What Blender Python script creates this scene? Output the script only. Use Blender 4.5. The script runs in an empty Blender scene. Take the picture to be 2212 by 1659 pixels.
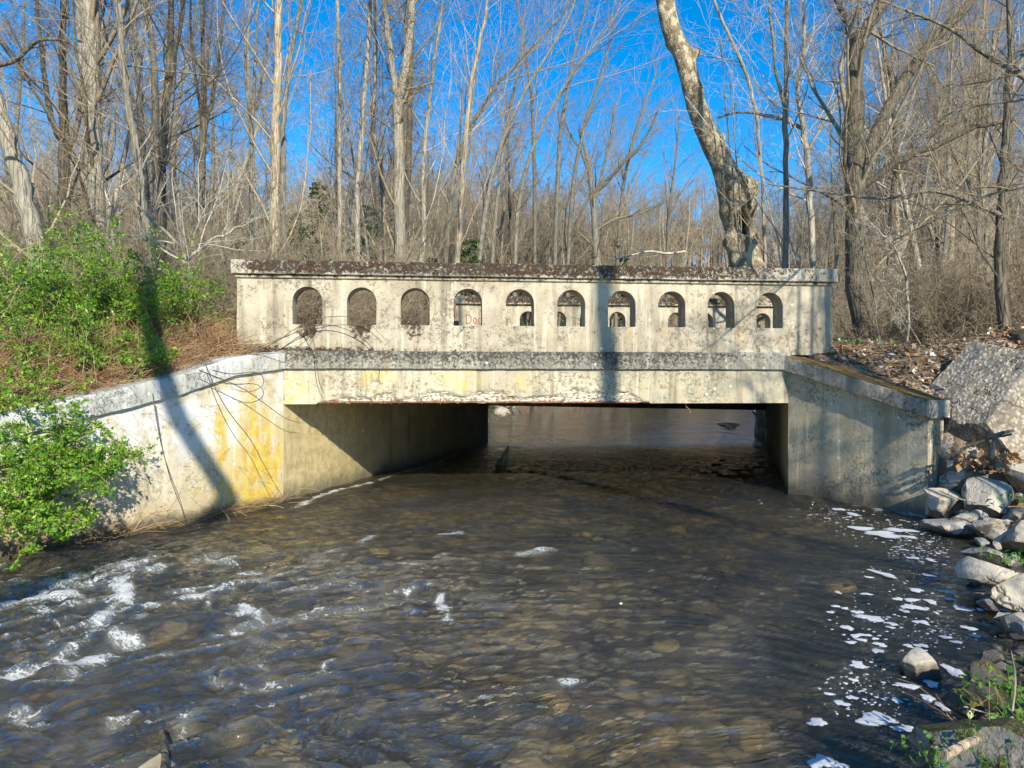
import bpy, bmesh, math, random
import numpy as np
from mathutils import Vector, Matrix, Quaternion

random.seed(7)
RNG = np.random.default_rng(11)
S = bpy.context.scene
COL = S.collection
R = math.radians

# ------------------------------------------------------------------ camera, light, exposure
F, CX, CY, HC = 1600.0, 1106.0, 829.5, 1.455      # focal length and centre in the units used to measure the photograph
cam = bpy.data.cameras.new('camera'); cam.lens = 26.04; cam.sensor_width = 36; cam.clip_start = 0.05; cam.clip_end = 2000
camo = bpy.data.objects.new('camera', cam); COL.objects.link(camo)
camo.location = (0, 0, HC); camo.rotation_euler = (R(90), 0, 0); S.camera = camo

SUN_EL, SUN_AZ = R(28), R(160.7)
world = bpy.data.worlds.new('World'); S.world = world; world.use_nodes = True
wn = world.node_tree
bg = wn.nodes['Background']; bg.inputs[1].default_value = 0.14
sky = wn.nodes.new('ShaderNodeTexSky'); sky.sky_type = 'NISHITA'; sky.sun_disc = False
sky.sun_elevation = SUN_EL; sky.sun_rotation = SUN_AZ; sky.air_density = 1.0; sky.dust_density = 0.0; sky.ozone_density = 3.6
hs = wn.nodes.new('ShaderNodeHueSaturation'); hs.inputs['Saturation'].default_value = 1.42
wn.links.new(sky.outputs[0], hs.inputs['Color']); wn.links.new(hs.outputs[0], bg.inputs[0])
sun = bpy.data.lights.new('sun', 'SUN'); sun.energy = 4.9; sun.angle = R(0.53); sun.color = (1.0, 0.92, 0.76)
suno = bpy.data.objects.new('sun', sun); COL.objects.link(suno)
L = Vector((-math.sin(SUN_AZ) * math.cos(SUN_EL), -math.cos(SUN_AZ) * math.cos(SUN_EL), -math.sin(SUN_EL)))
suno.rotation_euler = L.to_track_quat('-Z', 'Y').to_euler(); suno.location = (4, -12, 14)
S.view_settings.view_transform = 'Standard'; S.view_settings.look = 'None'; S.view_settings.gamma = 1
S.view_settings.exposure = 0.66

# ------------------------------------------------------------------ helpers
def W(px, py, d):
    return np.array(((px - CX) / F * d, d, HC + (CY - py) / F * d))

def link(name, me, parent=None, mats=(), smooth=False, sharp=None):
    o = bpy.data.objects.new(name, me); COL.objects.link(o)
    for m in (mats if isinstance(mats, (list, tuple)) else [mats]):
        if m: me.materials.append(m)
    if smooth:
        me.polygons.foreach_set('use_smooth', np.ones(len(me.polygons), bool))
        if sharp: me.set_sharp_from_angle(angle=R(sharp))
    if parent: o.parent = parent
    return o

def mesh_np(name, v, f, attrs=None):
    """v (N,3), f (M,k) integer array, all faces the same size"""
    v = np.asarray(v, np.float32); f = np.asarray(f, np.int32)
    me = bpy.data.meshes.new(name)
    me.vertices.add(len(v)); me.vertices.foreach_set('co', v.ravel())
    if len(f):
        k = f.shape[1]
        me.loops.add(f.size); me.loops.foreach_set('vertex_index', f.ravel())
        me.polygons.add(len(f)); me.polygons.foreach_set('loop_start', np.arange(0, f.size, k, dtype=np.int32))
    for an, av in (attrs or {}).items():
        a = me.attributes.new(an, 'FLOAT', 'POINT'); a.data.foreach_set('value', np.asarray(av, np.float32).ravel())
    me.update(calc_edges=True); me.validate()
    return me

def mesh_py(name, v, f):
    me = bpy.data.meshes.new(name); me.from_pydata([tuple(map(float, p)) for p in v], [], [tuple(int(i) for i in q) for q in f]); me.update(); return me

def empty(name, loc=(0, 0, 0), rz=0):
    o = bpy.data.objects.new(name, None); COL.objects.link(o); o.location = loc; o.rotation_euler = (0, 0, rz); o.empty_display_size = .2
    return o

def tag(o, label=None, cat=None, group=None, kind=None):
    if label: o['label'] = label
    if cat: o['category'] = cat
    if group: o['group'] = group
    if kind: o['kind'] = kind
    return o

def _hash(ix, iy, seed):
    h = (ix.astype(np.int64) * 374761393 + iy.astype(np.int64) * 668265263 + seed * 982451653) & 0xFFFFFFFF
    h = ((h ^ (h >> 13)) * 1274126177) & 0xFFFFFFFF
    return ((h ^ (h >> 16)) & 0xFFFFFF) / float(0xFFFFFF)

def vnoise(x, y, seed=0):
    ix = np.floor(x); iy = np.floor(y); fx = x - ix; fy = y - iy
    fx = fx * fx * fx * (fx * (fx * 6 - 15) + 10); fy = fy * fy * fy * (fy * (fy * 6 - 15) + 10)
    a = _hash(ix, iy, seed); b = _hash(ix + 1, iy, seed); c = _hash(ix, iy + 1, seed); d = _hash(ix + 1, iy + 1, seed)
    return (a * (1 - fx) + b * fx) * (1 - fy) + (c * (1 - fx) + d * fx) * fy

def fbm(x, y, seed=0, octs=4, gain=.5):
    s = 0; a = 1; t = 0
    for i in range(octs):
        s = s + a * vnoise(x * 2 ** i + 17.3 * i, y * 2 ** i - 9.1 * i, seed + i); t += a; a *= gain
    return s / t

def sstep(a, b, x):
    t = np.clip((x - a) / (b - a), 0, 1); return t * t * (3 - 2 * t)

# ---- tubes, vectorised over N polylines of K points
def tubes(P, rad, sides=3, closed_tip=True):
    N, K, _ = P.shape
    T = np.empty_like(P); T[:, 1:-1] = P[:, 2:] - P[:, :-2]; T[:, 0] = P[:, 1] - P[:, 0]; T[:, -1] = P[:, -1] - P[:, -2]
    T /= np.linalg.norm(T, axis=2, keepdims=True) + 1e-9
    D = P[:, -1] - P[:, 0]; ref = np.zeros((N, 3)); ax = np.argmin(np.abs(D), axis=1); ref[np.arange(N), ax] = 1
    A = np.cross(T, ref[:, None, :]); A /= np.linalg.norm(A, axis=2, keepdims=True) + 1e-9
    B = np.cross(T, A)
    th = np.arange(sides) * 2 * np.pi / sides
    V = P[:, :, None, :] + rad[:, :, None, None] * (np.cos(th)[None, None, :, None] * A[:, :, None, :] + np.sin(th)[None, None, :, None] * B[:, :, None, :])
    V = V.reshape(-1, 3)
    n = np.arange(N)[:, None, None] * K * sides; k = np.arange(K - 1)[None, :, None] * sides; s = np.arange(sides)[None, None, :]; s2 = (s + 1) % sides
    f = np.stack([n + k + s, n + k + s2, n + k + sides + s2, n + k + sides + s], -1).reshape(-1, 4)
    return V, f

def join(parts):
    vs, fs, o = [], [], 0
    for v, f in parts:
        vs.append(v); fs.append(f + o); o += len(v)
    return np.concatenate(vs), np.concatenate(fs)

def unit(a): return a / (np.linalg.norm(a, axis=-1, keepdims=True) + 1e-9)

def grow(P0, D0, Lh, R0, K, wander, up, rng, tip=.35, bias=(0, 0, 0)):
    N = len(P0); P = np.empty((N, K, 3)); P[:, 0] = P0; D = D0.copy(); st = (Lh / (K - 1))[:, None]
    b = np.array(bias) + np.array((0, 0, up))
    for k in range(1, K):
        D = unit(D + wander * rng.normal(size=(N, 3)) + b); P[:, k] = P[:, k - 1] + D * st
    rad = R0[:, None] * np.linspace(1, tip, K)[None, :]
    return P, rad

def spawn(P, rad, per, t0, t1, a0, a1, lr, rr, rng, lens, taper_len=.6, rmin=.0035):
    """per children on each of the N polylines: start points, directions, lengths, radii"""
    N, K, _ = P.shape
    t = np.clip(t0 + (t1 - t0) * (np.arange(per)[None, :] + rng.random((N, per))) / per, 0, .999)
    x = t * (K - 1); i = x.astype(int); fr = (x - i)[..., None]; n = np.arange(N)[:, None]
    p = P[n, i] * (1 - fr) + P[n, i + 1] * fr
    T = unit(P[n, i + 1] - P[n, i]); r = rad[n, i] * (1 - fr[..., 0]) + rad[n, i + 1] * fr[..., 0]
    rv = unit(np.cross(T, rng.normal(size=T.shape))); ang = R(a0) + (R(a1) - R(a0)) * rng.random((N, per, 1))
    d = T * np.cos(ang) + rv * np.sin(ang)
    ln = lens[:, None] * lr * (1 - taper_len * t) * (.6 + .8 * rng.random((N, per)))
    rr_ = np.maximum(r * rr * (.6 + .5 * rng.random((N, per))), rmin)
    return p.reshape(-1, 3), d.reshape(-1, 3), ln.ravel(), rr_.ravel()

def crown_from(P, rad, lens, rng, spec):
    """spec: list of levels (per, t0, t1, a0, a1, lr, rr, K, wander, up, sides)"""
    parts = []; bias = spec.get('bias', (0, 0, 0))
    for (per, t0, t1, a0, a1, lr, rr, K, wa, up, sd) in spec['levels']:
        p, d, ln, r = spawn(P, rad, per, t0, t1, a0, a1, lr, rr, rng, lens, rmin=spec.get('rmin', .0035))
        P, rad = grow(p, d, ln, r, K, wa, up, rng, bias=bias); lens = ln
        parts.append(tubes(P, rad, sd))
    return join(parts)

# ------------------------------------------------------------------ material kit
class Mat:
    def __init__(s, name):
        s.m = bpy.data.materials.new(name); s.m.use_nodes = True; s.t = s.m.node_tree
        s.p = s.t.nodes['Principled BSDF']; s.out = s.t.nodes['Material Output']; s._tc = None
    def n(s, typ, ins=None, out=0, **pr):
        nd = s.t.nodes.new('ShaderNode' + typ)
        for k, v in pr.items(): setattr(nd, k, v)
        for k, v in (ins or {}).items():
            sk = nd.inputs[k]
            if isinstance(v, bpy.types.NodeSocket): s.t.links.new(v, sk)
            else: sk.default_value = v
        return nd.outputs[out]
    def co(s):
        if not s._tc: s._tc = s.n('TexCoord', out=3)
        return s._tc
    def xyz(s, v=None):
        nd = s.t.nodes.new('ShaderNodeSeparateXYZ'); s.t.links.new(v or s.co(), nd.inputs[0]); return nd.outputs
    def scaled(s, sc, v=None): return s.n('Mapping', {0: v or s.co(), 3: sc})
    def noise(s, scale, detail=5, rough=.55, v=None, dist=0.0):
        return s.n('TexNoise', {'Vector': v or s.co(), 'Scale': scale, 'Detail': detail, 'Roughness': rough, 'Distortion': dist})
    def voro(s, scale, v=None, out=0, feature='F1', rnd=1.0):
        return s.n('TexVoronoi', {'Vector': v or s.co(), 'Scale': scale, 'Randomness': rnd}, out=out, feature=feature)
    def rng(s, x, a, b, c=0.0, d=1.0, smooth=True):
        return s.n('MapRange', {0: x, 1: a, 2: b, 3: c, 4: d}, interpolation_type='SMOOTHSTEP' if smooth else 'LINEAR')
    def math(s, op, a, b=0.0):
        return s.n('Math', {0: a, 1: b}, operation=op)
    def mix(s, f, a, b, mode='MIX'):
        c = lambda q: (*q, 1) if isinstance(q, tuple) and len(q) == 3 else q
        return s.n('Mix', {0: f, 6: c(a), 7: c(b)}, out=2, data_type='RGBA', blend_type=mode)
    def bump(s, h, strength=.4, dist=.02, nrm=None):
        ins = {'Strength': strength, 'Distance': dist, 'Height': h}
        if nrm: ins['Normal'] = nrm
        return s.n('Bump', ins)
    def set(s, color=None, rough=None, normal=None, **k):
        for sk, v in (('Base Color', color), ('Roughness', rough), ('Normal', normal)):
            if v is None: continue
            if isinstance(v, bpy.types.NodeSocket): s.t.links.new(v, s.p.inputs[sk])
            else: s.p.inputs[sk].default_value = (*v, 1) if isinstance(v, tuple) and len(v) == 3 else v
        for kk, v in k.items(): s.p.inputs[kk.replace('_', ' ')].default_value = v
        return s.m

def concrete(name, base=(.46, .41, .31), dark=(.20, .18, .14), moss=None, extra=None, streak=.55, bumpk=.35, mcol=((.02, .013, .008), (.10, .05, .018), (.055, .05, .035)), grime=.5, mscale=15):
    m = Mat(name); x, y, z = m.xyz()
    big = m.noise(.9, 7, .62); mid = m.noise(4.2, 8, .68); fine = m.noise(45, 4, .6); sp = m.noise(21, 9, .78); sp2 = m.noise(48, 6, .75)
    c = m.mix(m.rng(big, .40, .60), tuple(a * .45 + b * .55 for a, b in zip(base, dark)), base)
    c = m.mix(m.math('MULTIPLY', m.rng(mid, .50, .66), .8), c, tuple(a * .35 + b * .65 for a, b in zip(base, dark)))
    c = m.mix(m.math('MULTIPLY', m.rng(m.noise(2.6, 7, .65), .54, .64), .45), c, (base[0] * .86, base[1] * .72, base[2] * .50))
    st = m.noise(1, 7, .65, m.scaled((6, 6, .5)))
    c = m.mix(m.math('MULTIPLY', m.rng(st, .50, .66), streak), c, tuple(q * .6 for q in dark))
    st2 = m.noise(1, 6, .6, m.scaled((11, 11, .7)))
    c = m.mix(m.math('MULTIPLY', m.rng(st2, .54, .66), .6), c, tuple(min(q * 1.28, .72) for q in base))
    gm = m.rng(m.noise(1.7, 5, .6), .38, .62)
    k1 = m.rng(m.math('ADD', sp, m.math('MULTIPLY', gm, .10)), .60, .66); k2 = m.rng(m.math('ADD', sp2, m.math('MULTIPLY', gm, .09)), .60, .66)
    c = m.mix(m.math('MULTIPLY', k1, grime * 1.3), c, tuple(q * .42 for q in dark)); c = m.mix(m.math('MULTIPLY', k2, grime), c, tuple(q * .5 for q in dark))
    vd = m.voro(9); vc = m.voro(9, out=1)
    dots = m.math('MULTIPLY', m.rng(m.math('ADD', vd, m.math('MULTIPLY', m.noise(60, 3), .14)), .27, .20), m.math('GREATER_THAN', m.xyz(vc)[0], .86))
    c = m.mix(m.math('MULTIPLY', dots, .8), c, (.70, .70, .66))
    if extra: c = extra(m, c, (x, y, z))
    if moss:
        k = moss(m, (x, y, z)); pn = m.noise(mscale, 10, .8); pn2 = m.noise(60, 4, .65)
        mask = m.rng(m.math('ADD', m.math('MULTIPLY', k, .42), pn), .70, .77)
        mc = m.mix(m.rng(pn2, .38, .66), mcol[0], mcol[1])
        mc = m.mix(m.rng(m.noise(9, 6, .7), .50, .62), mc, mcol[2])
        c = m.mix(mask, c, mc)
    pits = m.rng(m.voro(38), .0, .2)
    h = m.math('ADD', m.math('MULTIPLY', fine, .6), m.math('ADD', m.math('MULTIPLY', mid, 1.4), m.math('MULTIPLY', pits, .35)))
    h = m.math('SUBTRACT', h, m.math('MULTIPLY', k1, .3))
    if moss: h = m.math('ADD', h, m.math('MULTIPLY', mask, m.math('MULTIPLY', pn2, 1.6)))
    bd = m.n('TexWave', {'Vector': m.co(), 'Scale': 3.2, 'Distortion': .6, 'Detail': 2, 'Detail Scale': 1.5}, out=1, wave_type='BANDS', bands_direction='Z', wave_profile='SAW')
    h = m.math('ADD', h, m.math('MULTIPLY', bd, .18))
    return m.set(c, .9, m.bump(h, bumpk, .02))

S0A, SPC, ARW = -2.651, .690, .378        # first arch centre, spacing and width along the parapet
Z_CAP, Z_CAPB, Z_AT, Z_SILL, Z_LED, Z_LEDB, Z_SOF = 3.038, 2.861, 2.714, 2.224, 1.884, 1.651, 1.195

def moss_parapet(m, c):
    x, y, z = c
    fr = m.math('FRACT', m.math('DIVIDE', m.math('SUBTRACT', x, S0A - SPC / 2), SPC))
    near = m.rng(m.math('ABSOLUTE', m.math('SUBTRACT', fr, .5)), .42, .05)
    fall = m.rng(x, 1.4, -2.6, .35, 1.0)
    under = m.math('MULTIPLY', m.math('MULTIPLY', near, m.math('MULTIPLY', fall, m.rng(x, S0A - .5, S0A - .3))), m.math('MULTIPLY', m.rng(z, Z_SILL - .42, Z_SILL - .05), m.rng(z, Z_SILL + .03, Z_SILL + .01)))
    top = m.math('MULTIPLY', m.rng(z, Z_CAPB - .13, Z_CAPB), .52)
    foot = m.math('MULTIPLY', m.rng(z, Z_LED + .14, Z_LED), m.rng(x, 0.5, -3.2, .25, .75))
    return m.math('MAXIMUM', m.math('MAXIMUM', m.math('MULTIPLY', under, .72), top), foot)
def moss_cap(m, c):
    x, y, z = c
    return m.math('MULTIPLY', m.rng(z, Z_CAPB - .02, Z_CAPB + .06, .38, .72), m.math('MULTIPLY', m.rng(x, 4.6, 2.2, .5, .95), m.rng(x, -3.62, -3.25, .45, 1)))
def moss_ledge(m, c):
    x, y, z = c
    return m.math('MULTIPLY', m.rng(z, Z_LEDB, Z_LED, .42, .62), m.rng(m.math('ABSOLUTE', x), 3.8, 2.4, .55, 1.0))
def moss_top(m, c):
    nz = m.xyz(m.n('NewGeometry', out=1))[2]
    return m.math('ADD', m.math('MULTIPLY', m.rng(nz, .55, .8), .8), .22)
def blob(m, c, cx, cz, rx, rz):
    dx = m.math('DIVIDE', m.math('SUBTRACT', c[0], cx), rx); dz = m.math('DIVIDE', m.math('SUBTRACT', c[2], cz), rz)
    return m.rng(m.math('ADD', m.math('MULTIPLY', dx, dx), m.math('MULTIPLY', dz, dz)), 1.0, .1)
def yellow_beam(m, c, co):
    k = m.math('MAXIMUM', m.math('MAXIMUM', blob(m, co, -1.75, 1.5, .35, .2), blob(m, co, .2, 1.5, .2, .16)), m.math('MAXIMUM', blob(m, co, -2.8, 1.35, .2, .3), blob(m, co, -.75, 1.5, .45, .2)))
    k = m.math('MULTIPLY', k, m.rng(m.noise(6, 5), .38, .62))
    c = m.mix(m.math('MULTIPLY', k, .5), c, (.56, .42, .10))
    sp = m.n('Attribute', out=2, attribute_name='spall')
    sc = m.mix(m.rng(m.noise(1, 6, .75, m.scaled((22, 22, 60))), .40, .58), (.13, .10, .06), (.66, .60, .48))
    return m.mix(sp, c, sc)
def yellow_wing(m, c, co):
    k = m.math('MAXIMUM', m.math('MAXIMUM', blob(m, co, .45, .60, .36, 1.1), blob(m, co, .98, .6, .16, .8)), m.math('MAXIMUM', blob(m, co, .48, .22, .55, .50), blob(m, co, .12, .5, .14, .6)))
    st = m.noise(1, 6, .65, m.scaled((7, 7, 1.1)))
    k = m.math('MULTIPLY', k, m.rng(m.math('ADD', m.math('MULTIPLY', st, .7), m.math('MULTIPLY', m.noise(6, 6), .4)), .46, .60))
    c = m.mix(m.math('MULTIPLY', m.math('MAXIMUM', blob(m, co, .6, .5, .95, 1.1), k), m.math('MULTIPLY', m.rng(m.noise(5, 7, .7), .42, .62), .7)), c, (.56, .47, .17))
    # whiter upper part farther along the wing, tan foot
    wh = m.math('MULTIPLY', m.rng(m.math('ADD', co[2], m.math('MULTIPLY', m.noise(2.4, 5), .7)), .72, 1.25), m.rng(co[0], .2, .9))
    wh2 = m.math('MULTIPLY', m.rng(m.math('ADD', co[2], m.math('MULTIPLY', m.noise(3, 5), .8)), 1.35, 1.75), .8)
    wn_ = m.rng(m.noise(3.2, 8, .7), .40, .56)
    c = m.mix(m.math('MULTIPLY', m.math('MULTIPLY', m.math('MAXIMUM', wh, wh2), wn_), .78), c, (.68, .68, .66))
    c = m.mix(m.math('MULTIPLY', m.rng(m.math('ADD', co[2], m.math('MULTIPLY', m.noise(4, 5), .5)), .62, .15), .7), c, (.40, .31, .16))
    c = m.mix(m.math('MULTIPLY', k, .9), c, m.mix(m.rng(m.noise(9, 5), .4, .6), (.56, .43, .05), (.50, .31, .025)))
    c = m.mix(m.math('MULTIPLY', m.rng(m.math('ADD', co[2], m.math('MULTIPLY', m.noise(9, 4), .12)), .14, .02), .85), c, (.07, .055, .035))
    return c
def wet_foot(m, c, co):
    return m.mix(m.math('MULTIPLY', m.rng(m.math('ADD', co[2], m.math('MULTIPLY', m.noise(5, 4), .3)), .42, .1), .8), c, (.06, .055, .04))
def inner_stain_and_light(m, c, co):
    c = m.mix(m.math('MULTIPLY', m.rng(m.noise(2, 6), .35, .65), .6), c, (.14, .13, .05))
    c = m.mix(m.math('MULTIPLY', m.rng(m.math('ADD', co[0], m.math('MULTIPLY', m.noise(3, 5), .8)), 1.2, 3.2, 1.0, 0.0), .85), c, m.mix(m.rng(m.noise(7, 7, .7), .4, .62), (.58, .48, .26), (.42, .33, .14)))  # near end painted paler, as the part of the face the sun reaches
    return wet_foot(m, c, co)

M = {}
GREYM = ((.03, .028, .024), (.10, .09, .07), (.17, .16, .13))
M['parapet'] = concrete('weathered_concrete', (.47, .415, .31), (.22, .185, .125), moss_parapet, None, .6, .5, grime=.5)
M['cap'] = concrete('mossy_cap_concrete', (.46, .42, .34), (.16, .15, .12), moss_cap, None, .5, .7, mscale=26)
M['ledge'] = concrete('ledge_concrete', (.36, .335, .27), (.16, .15, .12), moss_ledge, None, .6, .6, GREYM, mscale=24)
M['beam'] = concrete('beam_concrete', (.53, .48, .35), (.30, .26, .175), None, yellow_beam, .7, .5, grime=.55)
M['wing'] = concrete('pale_wing_concrete', (.56, .50, .36), (.36, .30, .18), None, yellow_wing, .25, .4, grime=.35)
M['wing_dark'] = concrete('grey_wing_concrete', (.56, .48, .33), (.27, .23, .15), None, wet_foot, .30, .7)
M['coping_moss'] = concrete('mossy_coping_concrete', (.40, .37, .30), (.16, .15, .12), moss_top, None, .4, .9, ((.15, .075, .015), (.38, .21, .045), (.22, .17, .05)))
M['coping_pale'] = concrete('pale_coping_concrete', (.56, .57, .54), (.27, .27, .22), None, None, .5, .6)
M['inner'] = concrete('abutment_concrete', (.25, .22, .13), (.14, .12, .07), None, inner_stain_and_light, .7, .5)  # base colour darkened to deepen the shade under the deck

def simple(name, cols, scale, rough=.85, bscale=30, bk=.4, bd=.01, v=None):
    m = Mat(name); n1 = m.noise(scale, 7, .65)
    c = m.mix(m.rng(n1, .35, .65), cols[0], cols[1])
    if len(cols) > 2: c = m.mix(m.rng(m.noise(scale * 4, 6, .7), .5, .68), c, cols[2])
    return m.set(c, rough, m.bump(m.noise(bscale, 6, .65), bk, bd))
M['rust'] = simple('rusty_steel', [(.16, .055, .025), (.30, .12, .06)], 20, .8)
M['asphalt'] = simple('dirt_road', [(.10, .09, .07), (.17, .14, .10)], 6)

def bark(name, c0, c1, c2, zs=.16, scale=9, mott=None, bk=.8, vary=.35):
    m = Mat(name); v = m.scaled((1, 1, zs))
    f = m.noise(scale * 2.2, 6, .65, v); g = m.noise(3.2, 5, .6, m.scaled((1, 1, .45)))
    c = m.mix(m.rng(f, .34, .64), c0, c1); c = m.mix(m.rng(g, .5, .68), c, c2)
    if mott:
        c = m.mix(m.rng(m.noise(5.5, 4, .55, m.scaled((1, 1, .7))), .50, .55), c, mott)
    oi = m.n('ObjectInfo', out=5)
    c = m.mix(1.0, c, m.n('CombineColor', {0: m.rng(oi, 0, 1, 1 - vary, 1.0, False), 1: m.rng(oi, 0, 1, 1 - vary, 1.0, False), 2: m.rng(oi, 0, 1, 1 - vary * 1.1, .98, False)}), 'MULTIPLY')
    cr = m.rng(m.voro(scale * 1.6, m.scaled((1, 1, zs * .8)), feature='DISTANCE_TO_EDGE'), 0, .14)
    return m.set(c, .9, m.bump(m.math('ADD', m.math('MULTIPLY', f, .7), m.math('MULTIPLY', cr, .6)), bk, .03))
M['bark_pale'] = bark('pale_bark', (.22, .19, .15), (.48, .43, .35), (.34, .32, .24))
M['bark_grey'] = bark('grey_bark', (.11, .10, .085), (.30, .27, .22), (.20, .20, .14))
M['bark_dark'] = bark('dark_bark', (.05, .042, .033), (.19, .155, .11), (.11, .105, .065))
M['bark_tan'] = bark('tan_bark', (.24, .18, .12), (.52, .43, .31), (.36, .33, .22))
M['bark_plane'] = bark('mottled_plane_bark', (.16, .12, .075), (.28, .22, .14), (.21, .17, .10), .6, 7, (.44, .385, .26), .7, .05)
M['hollow'] = simple('hollow_shade', [(.008, .006, .004), (.02, .014, .009)], 12)  # near-black lining, paints the shade inside the trunk hollow
M['twig'] = bark('twig_bark', (.24, .185, .125), (.46, .37, .26), (.33, .28, .18), 1, 4, None, .2, .4)
M['twig_dark'] = bark('dark_twig_bark', (.07, .055, .045), (.19, .155, .12), (.12, .11, .08), 1, 4, None, .2, .4)
M['twig_white'] = bark('white_twig_bark', (.42, .38, .32), (.66, .61, .52), (.5, .47, .4), 1, 4, None, .2, .3)

def leafmat(name, a, b, c3, trans=.35):
    m = Mat(name); rp = m.n('NewGeometry', out=8)
    c = m.mix(m.rng(rp, 0, .7, smooth=False), a, b); c = m.mix(m.rng(rp, .78, .95), c, c3)
    d = m.n('BsdfDiffuse', {0: c}); t = m.n('BsdfTranslucent', {0: c}); gl = m.n('BsdfGlossy', {0: (1, 1, 1, 1), 'Roughness': .35})
    mx = m.n('MixShader', {0: trans, 1: d, 2: t}); mx = m.n('MixShader', {0: .022, 1: mx, 2: gl})
    m.t.links.new(mx, m.out.inputs[0]); return m.m
M['leaf_bright'] = leafmat('bright_green_leaf', (.08, .21, .018), (.19, .37, .03), (.36, .46, .05))
M['leaf_mid'] = leafmat('green_leaf', (.055, .15, .012), (.14, .30, .016), (.32, .36, .04))
M['leaf_weed'] = leafmat('weed_leaf', (.08, .20, .03), (.14, .30, .05), (.26, .36, .08))
M['leaf_dry'] = leafmat('dry_leaf', (.30, .17, .08), (.42, .27, .15), (.55, .46, .36), .1)
M['litter'] = leafmat('leaf_litter', (.20, .105, .05), (.36, .24, .14), (.60, .54, .46), .05)
M['straw'] = leafmat('dry_stem', (.27, .14, .07), (.44, .28, .15), (.62, .50, .32), .05)
M['needle'] = leafmat('needle', (.04, .08, .025), (.08, .13, .035), (.13, .17, .04), .25)

def rockmat(name, c0, c1, c2, scale=4, pebbly=0, mossy=0, wet=True):
    m = Mat(name); n1 = m.noise(scale, 8, .65); n2 = m.noise(scale * 7, 6, .7)
    c = m.mix(m.rng(n1, .35, .65), c0, c1); c = m.mix(m.rng(n2, .52, .7), c, c2)
    h = m.math('ADD', m.math('MULTIPLY', n2, .6), m.noise(scale * 2, 6, .6))
    if pebbly:
        vv_ = m.n('VectorMath', {0: m.co(), 1: m.n('VectorMath', {0: m.n('TexNoise', {'Vector': m.co(), 'Scale': 9.0}, out=1), 1: (.06, .06, .06)}, operation='MULTIPLY')}, operation='ADD')
        vc = m.voro(22, vv_, out=1); vd = m.voro(22, vv_)
        c = m.mix(m.math('MULTIPLY', m.rng(vd, .45, .25), .6), c, m.mix(m.xyz(vc)[0], (.22, .18, .13), (.62, .56, .46)))
        c = m.mix(m.math('MULTIPLY', m.rng(vd, .4, .62), .55), c, (.09, .075, .05))
        h = m.math('ADD', h, m.math('MULTIPLY', m.rng(vd, .6, .1), .5))
    if mossy:
        nz = m.xyz(m.n('NewGeometry', out=1))[2]
        k = m.rng(m.math('ADD', m.math('MULTIPLY', nz, .35), m.noise(5, 7, .65)), .62, .74)
        c = m.mix(k, c, m.mix(m.rng(m.noise(70, 3), .35, .65), (.03, .028, .008), (.13, .12, .02))); h = m.math('ADD', h, m.math('MULTIPLY', k, m.noise(90, 3)))
    if not pebbly or True:
        wv = m.n('VectorMath', {0: m.co(), 1: m.n('VectorMath', {0: m.n('TexNoise', {'Vector': m.co(), 'Scale': 4.0, 'Detail': 5.0}, out=1), 1: (.35, .35, .35)}, operation='MULTIPLY')}, operation='ADD')
        ck = m.rng(m.voro(2.6, wv, feature='DISTANCE_TO_EDGE'), .0, .035, 1, 0); ck = m.math('MULTIPLY', ck, m.rng(m.noise(3, 3), .45, .6))
        c = m.mix(m.math('MULTIPLY', ck, .8), c, (.05, .04, .03)); h = m.math('SUBTRACT', h, m.math('MULTIPLY', ck, 1.2))
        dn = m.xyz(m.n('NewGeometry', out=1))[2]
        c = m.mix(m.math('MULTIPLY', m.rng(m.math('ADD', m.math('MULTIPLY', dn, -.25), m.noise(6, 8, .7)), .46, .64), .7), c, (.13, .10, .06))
        c = m.mix(m.math('MULTIPLY', m.rng(m.noise(13, 8, .75), .58, .66), .6), c, (.07, .07, .045))
    r = .85
    if wet:
        pz = m.xyz(m.n('NewGeometry', out=0))[2]
        k = m.rng(m.math('ADD', pz, m.math('MULTIPLY', n1, .05)), -.02, -.12)
        c = m.mix(m.math('MULTIPLY', k, .75), c, (.04, .035, .025)); r = m.rng(k, 0, 1, .85, .3)
    return m.set(c, r, m.bump(h, .6, .03))
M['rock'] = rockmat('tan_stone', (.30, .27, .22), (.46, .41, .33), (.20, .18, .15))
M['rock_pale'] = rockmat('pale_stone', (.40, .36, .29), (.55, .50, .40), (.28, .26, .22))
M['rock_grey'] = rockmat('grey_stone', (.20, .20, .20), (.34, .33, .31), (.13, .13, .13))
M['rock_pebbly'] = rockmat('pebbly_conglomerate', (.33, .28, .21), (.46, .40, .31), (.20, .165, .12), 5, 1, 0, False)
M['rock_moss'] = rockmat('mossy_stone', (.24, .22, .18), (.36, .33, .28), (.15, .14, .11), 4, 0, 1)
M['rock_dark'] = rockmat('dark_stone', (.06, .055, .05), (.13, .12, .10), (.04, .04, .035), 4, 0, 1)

m = Mat('cobble'); rp = m.n('NewGeometry', out=8); c = m.mix(m.rng(rp, 0, .8, smooth=False), (.17, .15, .085), (.46, .39, .25)); c = m.mix(m.rng(m.noise(5, 5), .45, .65), c, (.09, .10, .04))
M['cobble'] = m.set(c, .8, m.bump(m.noise(20, 5), .4, .02))

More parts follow.
